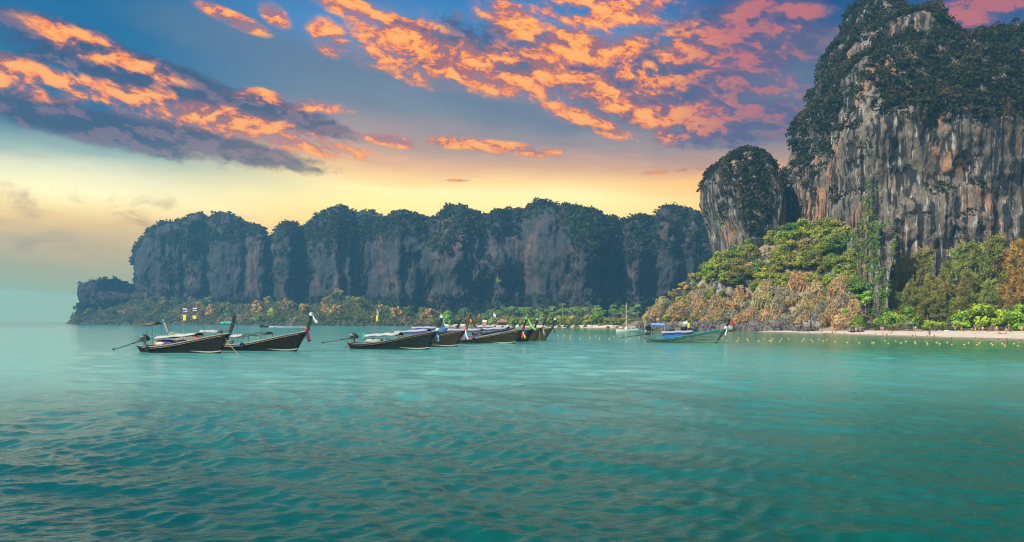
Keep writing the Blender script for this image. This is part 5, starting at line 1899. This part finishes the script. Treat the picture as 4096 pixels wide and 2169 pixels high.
B10 = longtail("dark brown longtail boat with bare brown prow tip and rope at its bow", 2035, 144, 10.6, -14, hull_mat("hull_umber", (0.048, 0.032, 0.020, 1), (0.04, 0.035, 0.022, 1)), RAIL_DARK, POST_DARK, rise=1.85, tip=POST_BROWN, prow_h=2.0, engine=False, rope=(0.3, -0.5), ribbons=(TANC,))
B11 = longtail("olive longtail boat with mint prow tip and one dark ribbon, outermost of the moored row", 2078, 147, 10.6, -15, H_OLIVE, RAIL_DARK, POST_DARK, rise=1.75, tip=MINT, prow_h=1.9, engine=False, ribbons=(DKGREEN,))
B13 = longtail("far longtail boat with lilac roof between the moored row and the palm beach", 1965, 190, 9.5, -8, H_DARK, RAIL_DARK, POST_DARK, rise=1.3, tip=TEAL, prow_h=1.7, engine=False, canopy=[(0.10, 0.62, 2.5, 2.7, 0.9, LILAC, INDIGO, INDIGO)])
B12 = longtail("green longtail boat moored alone with blue side sheet and lilac awning", 2726, 131, 12.4, -11, H_GREEN, RAIL_TEAL, POST_DARK, rise=1.75, w=1.0, stripe=TEAL_STRIPE, tip=None, prow_h=1.75, group=None,
               canopy=[(0.22, 0.66, 2.05, 2.25, 0.95, LILAC, cloth("ochre", (0.45, 0.26, 0.08, 1)), INDIGO), (0.07, 0.27, 3.55, 3.45, 0.7, SKYB)], side_cloth=[(0.23, 0.52, 0.62, 0.0, BLUE), (0.53, 0.65, 0.55, 0.0, DKGREEN)],
               scarf=(0.9, -0.9, RED), shaft=9, shaft_len=4.7, shaft_mat=DKGREEN, cover=STEEL, ribbons=(WHITEC,), poles=[(0.585, 0.3, 1.0, 3.9, 0.0, [(0.99, -0.9, 0.5, WHITEC, 0.4), (0.86, 0.45, 0.9, YEL, 0.0)])])


# ---------------------------------------------------------------- yacht
def yacht():
    d = 250
    e = empty("sailing_yacht", ((2516 - CX) / FPX * d, d, 0), math.radians(180 + 8), "white sailing yacht with bare mast moored off the headland rocks", "yacht")
    L = 8.6
    mb = MB()
    for sg in (-1, 1):
        rows = []
        for i in range(20):
            s = i / 19
            b = 1.35 * float(np.interp(s, [0, 0.3, 0.6, 0.85, 1], [0.78, 1.0, 0.92, 0.5, 0.03]))
            zs = 0.80 + 0.35 * s * s
            rows.append([((s - 0.5) * L + 0.5 * s ** 5 * (v), sg * b * (0.55 + 0.45 * v ** 0.5), -0.3 + (zs + 0.3) * v) for v in (0, 0.2, 0.4, 0.7, 1)])
        mb.sheet(rows if sg < 0 else [r[::-1] for r in rows])
    rows = []
    for i in range(20):
        s = i / 19
        b = 1.35 * float(np.interp(s, [0, 0.3, 0.6, 0.85, 1], [0.78, 1.0, 0.92, 0.5, 0.03]))
        rows.append([((s - 0.5) * L + 0.5 * s ** 5, -b, 0.78 + 0.35 * s * s), ((s - 0.5) * L + 0.5 * s ** 5, b, 0.78 + 0.35 * s * s)])
    mb.sheet(rows)
    rows = [[(-L / 2, sg * 1.05 * (0.55 + 0.45 * v ** 0.5), -0.3 + 1.1 * v) for v in (0, 0.2, 0.4, 0.7, 1)] for sg in (-1, 1)]
    mb.sheet(rows)
    mb.build("hull", WHITE, e, True)
    mb = MB()
    for sg in (-1, 1):
        mb.sheet([[((i / 19 - 0.5) * L + 0.02 * i / 19, sg * (1.35 * float(np.interp(i / 19, [0, 0.3, 0.6, 0.85, 1], [0.78, 1.0, 0.92, 0.5, 0.03])) * (0.55 + 0.45 * v ** 0.5) + 0.02), -0.3 + 1.15 * v) for v in (0.24, 0.36)] for i in range(20)])
    mb.build("boot_stripe", TEAL, e, False, 0.01)
    cabin = MB().box((-0.4, 0, 1.25), (3.4, 2.0, 0.9), None, 0.88).box((-1.3, 0, 1.95), (2.2, 1.9, 0.10)).box((-2.4, 0, 1.0), (1.0, 1.9, 0.5)).build("cabin", WHITE, e)
    for x in (0.7, 0.0, -0.9, -1.5):
        for sg in (-1, 1):
            MB().box((x, sg * 0.955, 1.38), (0.45, 0.06, 0.30)).build("window", plain("dark_glass", (0.02, 0.03, 0.035, 1), 0.15), cabin)
    m = MB().tube([(0.9, 0, 1.0), (0.9, 0, 10.0)], [0.085, 0.06], 8).build("mast", WHITE, e)
    MB().tube([(0.9, 0, 2.7), (-2.4, 0, 2.6)], 0.06, 6).build("boom", WHITE, m)
    MB().tube([(0.85, 0, 2.85), (-2.2, 0, 2.75)], [0.14, 0.10], 8).build("furled_sail", cloth("navy_sail", (0.03, 0.05, 0.12, 1)), m, True)
    for p in ((4.4, 0, 1.1), (-4.2, 0, 1.0), (0.6, 1.2, 0.9), (0.6, -1.2, 0.9)):
        MB().tube([(0.9, 0, 9.9), p], 0.012, 4).build("stay", POLE, m)
    mb = MB()
    for sg in (-1, 1):
        for i in range(7):
            mb.tube([(-3.6 + i * 1.2, sg * 1.15 * (1 if i < 5 else 0.7), 0.85), (-3.6 + i * 1.2, sg * 1.15 * (1 if i < 5 else 0.7), 1.45)], 0.015, 4)
        mb.tube([(-3.6, sg * 1.15, 1.45), (1.2, sg * 1.15, 1.45), (3.6, sg * 0.8, 1.45)], 0.012, 4)
    mb.build("guard_rail", STEEL, e)
    # its dinghy behind
    d2 = 247
    t = empty("dinghy", ((2566 - CX) / FPX * d2, d2, 0), math.radians(170), "small grey-green dinghy floating at the stern of the white yacht", "dinghy")
    mb = MB()
    for sg in (-1, 1):
        mb.tube([(-1.3, sg * 0.55, 0.25), (0.4, sg * 0.55, 0.28), (1.1, sg * 0.3, 0.36), (1.35, 0, 0.42)], [0.2, 0.2, 0.18, 0.15], 8)
    mb.build("tube", cloth("dinghy_green", (0.10, 0.20, 0.17, 1)), t, True)
    MB().box((-0.2, 0, 0.16), (2.2, 0.8, 0.08)).build("floor", IRON, t)
    MB().box((-1.35, 0, 0.55), (0.25, 0.28, 0.55)).build("outboard_motor", WHITE, t)


yacht()


def far_boats():
    d = 425
    e = empty("longtail_boat", ((1064 - CX) / FPX * d, d, 0), math.radians(200), "small dark motor boat running along the far shore with a white wake", "boat")
    mb = MB()
    for sg in (-1, 1):
        mb.sheet([[((s - 0.5) * 6.5, sg * 0.9 * float(np.interp(s, [0, 0.4, 0.8, 1], [0.8, 1, 0.6, 0.05])) * (0.5 + 0.5 * v), -0.2 + (0.9 + 0.9 * s ** 3) * v) for v in (0, 0.5, 1)] for s in np.linspace(0, 1, 10)])
    mb.build("hull", H_DARK, e, True, 0.06)
    MB().sheet([[(x, y, 2.0 - 0.2 * y * y) for y in (-0.9, -0.4, 0, 0.4, 0.9)] for x in (-2.2, -1, 0.4, 1.4)]).build("canopy", BROWNC, e, True, 0.05)
    for x in (-2.0, 1.2):
        for y in (-0.8, 0.8):
            MB().tube([(x, y, 0.5), (x, y, 1.9)], 0.04, 5).build("canopy_post", POLE, e)
    MB().tube([(3.2, 0, 1.2), (3.7, 0, 2.6)], 0.12, 6).build("prow", POST_DARK, e)
    # broken water behind it
    r = np.random.default_rng(4)
    n = 150
    t = r.random(n) ** 1.6
    C = np.stack([(1064 - CX) / FPX * d + 2.0 + t * 22, d + r.normal(0, 0.5, n) + t * 1.5, 0.05 + 0.5 * np.exp(-t * 5) * r.random(n)], -1)
    v, f = leaf_cloud(C, 0.55 * np.exp(-t * 1.2) + 0.15, 10, 0.5, r, 0.5, 0.4)
    foam = plain("foam", (0.82, 0.84, 0.84, 1), 0.8, vary=0.05)
    o = link("wake_foam", mesh_np("wake_foam", v, f, mat=foam))
    tag(o, "white foam wake trailing behind the running boat", "foam", kind="stuff")


far_boats()


# ---------------------------------------------------------------- marker buoys
def buoys():
    mb = MB().ball((0, 0, 0.06), 0.27, 12, 8, (1.35, 1, 0.9))
    mb.v = [tuple(c * 0.52 for c in v) for v in mb.v]
    body = mb.mesh("float", plain("buoy_orange", (0.56, 0.36, 0.08, 1), 0.5, vary=0.15), True)
    cp = MB().tube([(-0.06, 0, 0.24), (0.0, 0, 0.36), (0.06, 0, 0.24)], 0.03, 6).ball((0, 0, 0.25), 0.20, 10, 5, (1.4, 1, 0.7))
    cp.v = [tuple(c * 0.52 for c in v) for v in cp.v]
    cap = cp.mesh("cap", plain("buoy_cream", (0.72, 0.58, 0.26, 1), 0.5, vary=0.1), True)
    rows = [(2231, 1344), (2257, 1344), (2283, 1346), (2280, 1355), (2320, 1355), (2361, 1354), (2383, 1346), (2398, 1355), (2438, 1357), (2455, 1347), (2481, 1348), (2519, 1357), (2556, 1350), (2559, 1357), (2870, 1362), (2892, 1354), (2908, 1363), (2950, 1364), (2955, 1355), (2987, 1356), (2992, 1363), (3035, 1366),
            (3055, 1358), (3078, 1365), (3084, 1365), (3090, 1358), (3120, 1367), (3126, 1357), (3155, 1357), (3209, 1367), (3215, 1359), (3244, 1360), (3251, 1367), (3277, 1360), (3294, 1366), (3309, 1361), (3341, 1368), (3390, 1372), (3437, 1373), (3489, 1373), (3495, 1373), (3541, 1365),
            (3554, 1375), (3583, 1366), (3605, 1374), (3624, 1368), (3661, 1369), (3662, 1375), (3706, 1371), (3711, 1378), (3747, 1372), (3759, 1378), (3790, 1372), (3808, 1381), (3858, 1381), (3875, 1374), (3909, 1381), (3919, 1374), (3965, 1376), (3972, 1382), (4010, 1376), (4020, 1384), (4056, 1377), (4073, 1386)]
    for i, (px, py) in enumerate(rows):
        q = on_sea(px, py)
        e = empty("marker_buoy", (q.x, q.y, 0.0), (i * 1.3) % 1.0 - 0.5, "small yellow-orange buoy in the " + ("near" if (py > 1350 if px < 2600 else py > 1360.5 if px < 3200 else py > 1369) else "far") + " row of the swimming line " + zone(px, ((2420, "beside the outermost prow"), (2600, "before the yacht"), (3010, "past the green boat's prow"), (3220, "off the boulders"), (3420, "where the sand begins"), (3620, "off the flat brown rock"), (3800, "off the lime bush"), (3930, "off the red-shirted person"), (9999, "off the last bathers"))), "buoy", "buoys of the swimming line")
        link("float", body, parent=e)
        link("cap", cap, parent=e)


buoys()
# ---------------------------------------------------------------- people
def body_mesh(pose):
    """one continuous skinned figure 1.72 m tall in the given pose"""
    J = {"pelvis": (0, 0, 0.92), "chest": (0, 0, 1.25), "neck": (0, 0, 1.46), "head": (0, 0, 1.60), "crown": (0, 0, 1.70), "nose": (0, -0.085, 1.585),
         "shl": (0.19, 0, 1.41), "ell": (0.24, 0.02, 1.13), "wrl": (0.25, -0.06, 0.88), "hal": (0.25, -0.09, 0.78), "shr": (-0.19, 0, 1.41), "elr": (-0.24, 0.02, 1.13), "wrr": (-0.25, -0.06, 0.88), "har": (-0.25, -0.09, 0.78),
         "hil": (0.10, 0, 0.88), "knl": (0.11, -0.02, 0.48), "anl": (0.11, 0.02, 0.09), "tol": (0.12, -0.17, 0.03), "hir": (-0.10, 0, 0.88), "knr": (-0.11, -0.02, 0.48), "anr": (-0.11, 0.02, 0.09), "tor": (-0.12, -0.17, 0.03)}
    J.update(pose)
    R = {"pelvis": 0.135, "chest": 0.145, "neck": 0.055, "head": 0.095, "crown": 0.075, "nose": 0.03, "shl": 0.062, "shr": 0.062, "ell": 0.043, "elr": 0.043, "wrl": 0.030, "wrr": 0.030, "hal": 0.036, "har": 0.036,
         "hil": 0.098, "hir": 0.098, "knl": 0.062, "knr": 0.062, "anl": 0.042, "anr": 0.042, "tol": 0.035, "tor": 0.035}
    names = list(J)
    ed = [("pelvis", "chest"), ("chest", "neck"), ("neck", "head"), ("head", "crown"), ("head", "nose"), ("chest", "shl"), ("shl", "ell"), ("ell", "wrl"), ("wrl", "hal"), ("chest", "shr"), ("shr", "elr"), ("elr", "wrr"), ("wrr", "har"),
          ("pelvis", "hil"), ("hil", "knl"), ("knl", "anl"), ("anl", "tol"), ("pelvis", "hir"), ("hir", "knr"), ("knr", "anr"), ("anr", "tor")]
    return grown(J, R, names, ed), J


def grown(J, R, names, ed, root="pelvis"):
    me = bpy.data.meshes.new("body")
    me.from_pydata([J[n] for n in names], [(names.index(a), names.index(b)) for a, b in ed], [])
    ob = bpy.data.objects.new("body_skin", me)
    COL.objects.link(ob)
    ob.modifiers.new("skin", "SKIN").use_smooth_shade = True
    for n, v in zip(names, me.skin_vertices[0].data):
        r = R[n]
        v.radius = (r * (1.25 if n in ("pelvis", "chest") else 1.0), r)
        v.use_root = n == root
    ob.modifiers.new("sub", "SUBSURF").levels = 1
    dg = bpy.context.evaluated_depsgraph_get()
    out = bpy.data.meshes.new_from_object(ob.evaluated_get(dg))
    bpy.data.objects.remove(ob)
    bpy.data.meshes.remove(me)
    return out


def make_pose(pose):
    body, J = body_mesh(pose)
    body.name = "body"
    mid = lambda a, b, t: tuple(np.array(J[a]) * (1 - t) + np.array(J[b]) * t)
    # shorts: hips and upper thighs; shirt: trunk and upper arms, both a little fuller than the body
    K = {"a": J["pelvis"], "w": mid("pelvis", "chest", 0.25), "l": J["hil"], "l2": mid("hil", "knl", 0.55), "r": J["hir"], "r2": mid("hir", "knr", 0.55)}
    shorts = grown(K, {"a": 0.150, "w": 0.145, "l": 0.112, "l2": 0.095, "r": 0.112, "r2": 0.095}, list(K), [("w", "a"), ("a", "l"), ("l", "l2"), ("a", "r"), ("r", "r2")], "a")
    K = {"a": mid("pelvis", "chest", 0.1), "c": J["chest"], "n": mid("chest", "neck", 0.55), "l": J["shl"], "l2": mid("shl", "ell", 0.6), "r": J["shr"], "r2": mid("shr", "elr", 0.6)}
    shirt = grown(K, {"a": 0.155, "c": 0.162, "n": 0.09, "l": 0.078, "l2": 0.065, "r": 0.078, "r2": 0.065}, list(K), [("a", "c"), ("c", "n"), ("c", "l"), ("l", "l2"), ("c", "r"), ("r", "r2")], "c")
    h = np.array(J["head"])
    up = (np.array(J["crown"]) - h) / np.linalg.norm(np.array(J["crown"]) - h)
    face = np.array(J["nose"]) - h
    face = face / np.linalg.norm(face)
    g = MB().ball(tuple(h + up * 0.035 - face * 0.025), 0.115, 10, 7)
    hair = g.mesh("hair", None, True)
    return body, shorts, shirt, hair


STAND = make_pose({})
WALK = make_pose({"knl": (0.11, -0.20, 0.50), "anl": (0.11, -0.16, 0.10), "tol": (0.12, -0.34, 0.06), "knr": (-0.11, 0.10, 0.50), "anr": (-0.11, 0.36, 0.16), "tor": (-0.12, 0.22, 0.04),
                  "ell": (0.25, 0.12, 1.15), "wrl": (0.24, 0.02, 0.92), "hal": (0.24, -0.03, 0.83), "elr": (-0.25, -0.10, 1.14), "wrr": (-0.24, -0.28, 0.95), "har": (-0.24, -0.36, 0.88)})
AKIMBO = make_pose({"ell": (0.36, 0.06, 1.18), "wrl": (0.20, -0.06, 1.00), "hal": (0.14, -0.10, 0.96), "elr": (-0.30, -0.12, 1.20), "wrr": (-0.16, -0.28, 1.32), "har": (-0.08, -0.26, 1.42)})
SIT = make_pose({"pelvis": (0, 0, 0.15), "chest": (0, 0.06, 0.47), "neck": (0, 0.03, 0.68), "head": (0, 0.0, 0.82), "crown": (0, 0.0, 0.92), "nose": (0, -0.085, 0.805), "shl": (0.19, 0.05, 0.63), "shr": (-0.19, 0.05, 0.63), "ell": (0.27, -0.06, 0.40), "wrl": (0.20, -0.28, 0.40), "hal": (0.16, -0.36, 0.40),
                 "elr": (-0.27, 0.16, 0.38), "wrr": (-0.28, 0.28, 0.14), "har": (-0.28, 0.32, 0.05), "hil": (0.10, -0.04, 0.13), "hir": (-0.10, -0.04, 0.13), "knl": (0.14, -0.36, 0.44), "knr": (-0.14, -0.42, 0.30), "anl": (0.13, -0.58, 0.09), "anr": (-0.13, -0.74, 0.08), "tol": (0.13, -0.76, 0.04), "tor": (-0.13, -0.92, 0.06)})
LIE = make_pose({"pelvis": (0, 0, 0.14), "chest": (0.33, 0, 0.16), "neck": (0.54, 0, 0.14), "head": (0.68, 0, 0.15), "crown": (0.78, 0, 0.15), "nose": (0.665, 0, 0.24), "shl": (0.49, 0.19, 0.13), "shr": (0.49, -0.19, 0.13), "ell": (0.22, 0.27, 0.07), "wrl": (-0.02, 0.28, 0.06), "hal": (-0.12, 0.28, 0.05),
                 "elr": (0.22, -0.27, 0.07), "wrr": (-0.02, -0.28, 0.06), "har": (-0.12, -0.28, 0.05), "hil": (-0.04, 0.10, 0.13), "hir": (-0.04, -0.10, 0.13), "knl": (-0.44, 0.11, 0.16), "knr": (-0.40, -0.11, 0.38), "anl": (-0.83, 0.11, 0.07), "anr": (-0.62, -0.11, 0.08), "tol": (-0.88, 0.12, 0.20), "tor": (-0.78, -0.12, 0.05)})
SKIN_A = plain("skin_fair", (0.52, 0.30, 0.21, 1), 0.55, vary=0.08)
SKIN_B = plain("skin_tan", (0.34, 0.18, 0.11, 1), 0.55, vary=0.08)
HAIR_D = plain("hair_dark", (0.018, 0.013, 0.010, 1), 0.5, vary=0.3)
HAIR_L = plain("hair_light", (0.22, 0.14, 0.06, 1), 0.5, vary=0.3)


def person(pose, loc, rz, label, skin, shorts=None, shirt=None, hair=HAIR_D, s=1.0, group=None):
    e = empty("person", loc, rz, label, "person", group)
    e.scale = (s, s, s)
    for name, me, m in zip(("body", "shorts", "shirt", "hair"), pose, (skin, shorts, shirt, hair)):
        if m is None: continue
        o = bpy.data.objects.new(name, me)
        COL.objects.link(o)
        o.parent = e
        if not me.materials: me.materials.append(None)
        o.material_slots[0].link = "OBJECT"
        o.material_slots[0].material = m
    return e


def beach_spot(px, py):
    """where on the sand the ground shows at row py"""
    ss = np.linspace(-6, 88, 300)
    x, D, z = sand_at(np.full(300, float(px)), ss)
    cut = np.clip((px - 2880) / 250, 0, 1)
    z = z * (0.45 + 0.55 * cut) - (1 - cut) * 0.25 + 0.10 * fbm(x / 7, D / 7, 0.0, 5, 3) * np.clip(ss / 8, 0, 1)
    i = int(np.argmin(np.abs(HY - (z - CH) / D * FPX - py)))
    return float(x[i]), float(D[i]), float(z[i])


BEACHGOERS = [
    (3274, 1322, "s", "walker", SKIN_A, WHITE, cloth("pale", (0.66, 0.55, 0.48, 1)), "person in pale clothes standing where the shore boulders meet the sand"),
    (3288, 1335, "w", "", SKIN_B, NAVY, None, "bare-chested person in dark trunks walking below the first boulder on the sand"),
    (3325, 1320, "s", "", SKIN_A, PINKRED, None, "sunburnt person standing by the dark gap under the tan bushes"),
    (3338, 1321, "w", "", SKIN_B, NAVY, WHITEC, "person in white top and dark shorts walking under the tan bushes"),
    (3343, 1334, "w", "", SKIN_B, NAVY, None, "person in black trunks striding near the water below the tan bushes"),
    (3330, 1336, "i", "", SKIN_A, RED, None, "person sitting at the water's edge below the tan bushes"),
    (3310, 1336, "l", "", SKIN_B, NAVY, None, "person lying on the wet sand nearest the boulders"),
    (3424, 1331, "s", "", SKIN_A, RED, cloth("pinkish", (0.62, 0.36, 0.36, 1)), "person in pink top and red shorts before the flat brown rock"),
    (3444, 1328, "w", "", SKIN_B, NAVY, WHITEC, "person in white shirt and dark trousers beside the flat brown rock"),
    (3469, 1320, "s", "", SKIN_A, PINKRED, None, "bather standing alone at the back of the sand beyond the flat rock"),
    (3484, 1320, "s", "", SKIN_B, RED, None, "second bather at the back of the sand by the fallen log"),
    (3524, 1328, "w", "", SKIN_A, NAVY, RED, "person in red shirt walking past the fallen log"),
    (3532, 1329, "w", "", SKIN_A, BLUE, SKYB, "person in pale blue shirt walking beside the red shirt"),
    (3553, 1325, "i", "", SKIN_B, NAVY, DKRED, "person sitting on the sand below the low leafless tree"),
    (3592, 1325, "i", "", SKIN_B, NAVY, NAVY, "person in dark clothes sitting on the sand below the pale rock"),
    (3563, 1337, "i", "", SKIN_A, RED, None, "child sitting near the water below the pale rocks"),
    (3570, 1337, "w", "", SKIN_B, NAVY, None, "child bending near the water below the pale rocks"),
    (3637, 1324, "s", "", SKIN_B, NAVY, NAVY, "person in dark clothes under the teal parasol"),
    (3655, 1327, "s", "", SKIN_B, NAVY, DKRED, "person in maroon top in the knot of people by the parasol"),
    (3663, 1328, "s", "", SKIN_A, NAVY, WHITEC, "person in white top in the knot of people by the parasol"),
    (3684, 1326, "l", "", SKIN_A, PINKRED, None, "sunbather lying on the sand to the side of the parasol"),
    (3718, 1348, "s", "", SKIN_B, DKRED, None, "tall bather standing at the water's edge below the lime bush"),
    (3716, 1324, "s", "", SKIN_B, NAVY, DKRED, "person in maroon standing before the lime bush"),
    (3820, 1327, "a", "", SKIN_B, TANC, cloth("hot_red", (0.85, 0.04, 0.06, 1)), "person in a bright red shirt at the dark edge of the trees"),
    (3846, 1327, "w", "", SKIN_B, YEL, cloth("magenta", (0.50, 0.04, 0.16, 1)), "person in magenta top and yellow shorts beside the bright red shirt"),
    (3890, 1335, "w", "", SKIN_A, DKRED, None, "slim bather walking, first of the group in front of the dark gap"),
    (3901, 1331, "a", "", SKIN_A, WHITE, None, "bather with hand raised in the group in front of the dark gap"),
    (3917, 1330, "s", "", SKIN_A, RED, PINKRED, "person in coral top in the group in front of the dark gap"),
    (3931, 1330, "s", "", SKIN_A, BLUE, cloth("blue_white", (0.45, 0.55, 0.75, 1)), "person in blue and white top at the end of the group"),
    (3955, 1327, "i", "", SKIN_B, RED, None, "person sitting in the shade beside the trees"),
    (3966, 1326, "s", "", SKIN_B, BLUE, BLUE, "person in deep blue clothes in the shade of the trees"),
    (3977, 1328, "s", "", SKIN_A, DKRED, PINKRED, "person in faded red standing beside the yellow-skirted one"),
    (3987, 1328, "s", "", SKIN_A, YEL, WHITEC, "person with a yellow skirt and pale top at the tree edge"),
    (3998, 1337, "i", "", SKIN_A, PINKRED, None, "pink-skinned person sitting on the sand under the trees"),
    (4006, 1337, "l", "", SKIN_A, NAVY, None, "sunbather stretched on the sand beside the sitting person"),
    (4025, 1338, "w", "", SKIN_A, NAVY, None, "bare-chested person in dark trunks walking down the sand"),
    (4035, 1329, "s", "", SKIN_B, cloth("aqua", (0.02, 0.30, 0.50, 1)), cloth("aqua", (0.02, 0.30, 0.50, 1)), "person in turquoise blue clothes standing at the tree edge"),
    (4045, 1328, "i", "", SKIN_B, ORANGE, None, "person sitting in the shade beside the turquoise clothes"),
    (4087, 1330, "s", "", SKIN_A, LILAC, cloth("mauve", (0.5, 0.36, 0.42, 1)), "person in mauve clothes at the south end of the sand"),
]
for px, py, k, _, skin, sh, st, lab in BEACHGOERS:
    pose = {"s": STAND, "w": WALK, "a": AKIMBO, "i": SIT, "l": LIE}[k]
    x, y, z = beach_spot(px, py)
    child = lab.startswith("child")
    person(pose, (x, y, z - 0.01), random.uniform(-1.2, 1.2), lab, skin, sh, st, random.choice((HAIR_D, HAIR_D, HAIR_L)), 0.7 if child else random.uniform(0.94, 1.06))

for i, (px, py) in enumerate([(3237, 1337), (3296, 1340), (3378, 1339), (3440, 1341), (3503, 1343), (3531, 1343), (3545, 1346), (3549, 1344), (3650, 1349), (3662, 1348), (3708, 1349), (3737, 1351), (3804, 1362), (3903, 1361), (3929, 1364), (3992, 1366), (4027, 1374), (4078, 1372)]):
    q = on_sea(px, py)
    deep = 0.88 if px == 4027 else random.uniform(1.12, 1.28)
    person(STAND, (q.x, q.y, -deep), random.uniform(0, 6.28), "bather standing chest-deep at the outer edge of the shallows near the last buoys" if px == 4027 else "bather with head and shoulders above the shallows " + zone(px, ((3320, "where the sand begins"), (3520, "off the flat brown rock"), (3600, "below the pale rocks"), (3700, "below the teal parasol"), (3850, "below the lime bush"), (9999, "below the group at the dark gap"))),
           SKIN_B, NAVY, None, HAIR_D, 1.0, None if px == 4027 else "bathers in the shallows")

# boatman of the pale-prowed boat, standing by the motor
def on_boat(e, p):
    return e.matrix_basis @ Vector(p)
q = Vector((-3.0, 0.0, 0.30))
m = Matrix.Translation(B3.location) @ Euler(B3.rotation_euler).to_matrix().to_4x4()
person(AKIMBO, m @ Vector((-3.1, 0.0, 0.42)), 0.6, "person in a blue shirt standing under the teal sunshade of the pale-prowed boat", SKIN_B, NAVY, cloth("work_blue", (0.012, 0.13, 0.36, 1)))
m = Matrix.Translation(B1.location) @ Euler(B1.rotation_euler).to_matrix().to_4x4()
person(SIT, m @ Vector((-2.7, 0.1, 0.66)), 0.4, "person in dark clothes sitting under the red-lined awning of the front boat", SKIN_B, NAVY, NAVY)


# ---------------------------------------------------------------- small things on the two beaches
def small_things():
    q = at(2008, 1306, 412)
    e = empty("beach_hut", (q.x, 412, 0.9), 0.1, "small hut with an orange-red roof on the palm beach", "hut")
    mb = MB()
    for x in (-1.9, 1.9):
        for y in (-1.6, 1.6):
            MB().box((x, y, 1.0), (0.18, 0.18, 2.2)).build("post", DECK, e)
    MB().box((0, 0, 0.45), (3.8, 3.2, 0.12)).build("floor", DECK, e)
    MB().add([(-3, -2.6, 2.0), (3, -2.6, 2.0), (3, 2.6, 2.0), (-3, 2.6, 2.0), (-0.8, 0, 4.1), (0.8, 0, 4.1)], [(0, 1, 5, 4), (1, 2, 5), (2, 3, 4, 5), (3, 0, 4)]).build("roof", plain("hut_roof", (0.42, 0.16, 0.09, 1), 0.8), e, False, 0.12)
    MB().box((0, 1.5, 1.2), (3.6, 0.12, 1.4)).build("wall", TANC, e)
    x, y, z = beach_spot(3640, 1322)
    e = empty("parasol", (x + 0.5, y, z), 0, "teal parasol over the people at the back of the sand", "parasol")
    MB().tube([(0, 0, -0.1), (0, 0, 2.2)], 0.03, 6).build("pole", POLE, e)
    rim = [(1.3 * math.cos(2 * math.pi * i / 8), 1.3 * math.sin(2 * math.pi * i / 8), 1.95) for i in range(8)]
    MB().add(rim + [(0, 0, 2.35)], [(i, (i + 1) % 8, 8) for i in range(8)]).build("shade", TEAL, e, False, 0.02)
    x, y, z = beach_spot(3508, 1322)
    o = MB().tube([(-4.2, 0, 0.2), (-1.5, 0.3, 0.25), (1.5, 0.1, 0.22), (4.0, 0.4, 0.3), (5.0, 0.4, 0.6)], [0.34, 0.32, 0.28, 0.2, 0.08], 10).tube([(1.2, 0.1, 0.3), (2.2, -0.6, 0.9)], [0.12, 0.04], 6).build("driftwood_log", BARK_PALE, None, True)
    o.location = (x, y, z)
    tag(o, "grey fallen log lying along the back of the sand", "log")
    for i, (px, py, c, lab) in enumerate(((3735, 1326, SKYB, "light blue towel spread on the sand near the lime bush"), (3758, 1325, TANC, "tan bag heap on the sand behind the blue towel"), (3786, 1325, WHITEC, "white towel bundle at the edge of the trees"), (3802, 1324, BLUE, "blue bag standing in the shade by the white bundle"))):
        x, y, z = beach_spot(px, py)
        g = MB().ball((0, 0, 0.1), 0.5, 12, 6, (1.5, 0.8, 0.42))
        o = g.build("towel" if "towel" in lab else "bag", c, None, True)
        o.location = (x, y, z)
        tag(o, lab, "towel" if "towel" in lab else "bag")


small_things()


def surf():
    """thin broken line of foam where the ripples run out on the sand"""
    r = np.random.default_rng(6)
    px = r.uniform(3150, 4300, 900)
    keep = fbm(px / 60, 0.0, 0.0, 4, 3) > -0.15
    px = px[keep]
    x, D, z = sand_at(px, r.normal(-0.8, 0.5, len(px)) + 0.8 * fbm(px / 35, 1.0, 0.0, 6, 2))
    n = len(px)
    L, Wd = r.uniform(0.25, 0.9, n), r.uniform(0.05, 0.16, n)
    a = math.radians(100) + r.normal(0, 0.25, n)
    ux, uy = np.cos(a), np.sin(a)
    c = np.stack([x, D, np.maximum(z, 0.02) + r.uniform(0.02, 0.05, n)], -1)
    u, w = np.stack([ux, uy, 0 * ux], -1) * L[:, None], np.stack([-uy, ux, 0 * ux], -1) * Wd[:, None]
    v = np.stack([c - u, c + w, c + u, c - w], 1).reshape(-1, 3)
    f = np.arange(len(v)).reshape(-1, 4)
    o = link("surf_foam", mesh_np("surf_foam", v, f, mat=plain("surf", (0.80, 0.82, 0.80, 1), 0.8, vary=0.05)))
    tag(o, "thin line of foam along the edge of the near beach", "foam", kind="stuff")


surf()
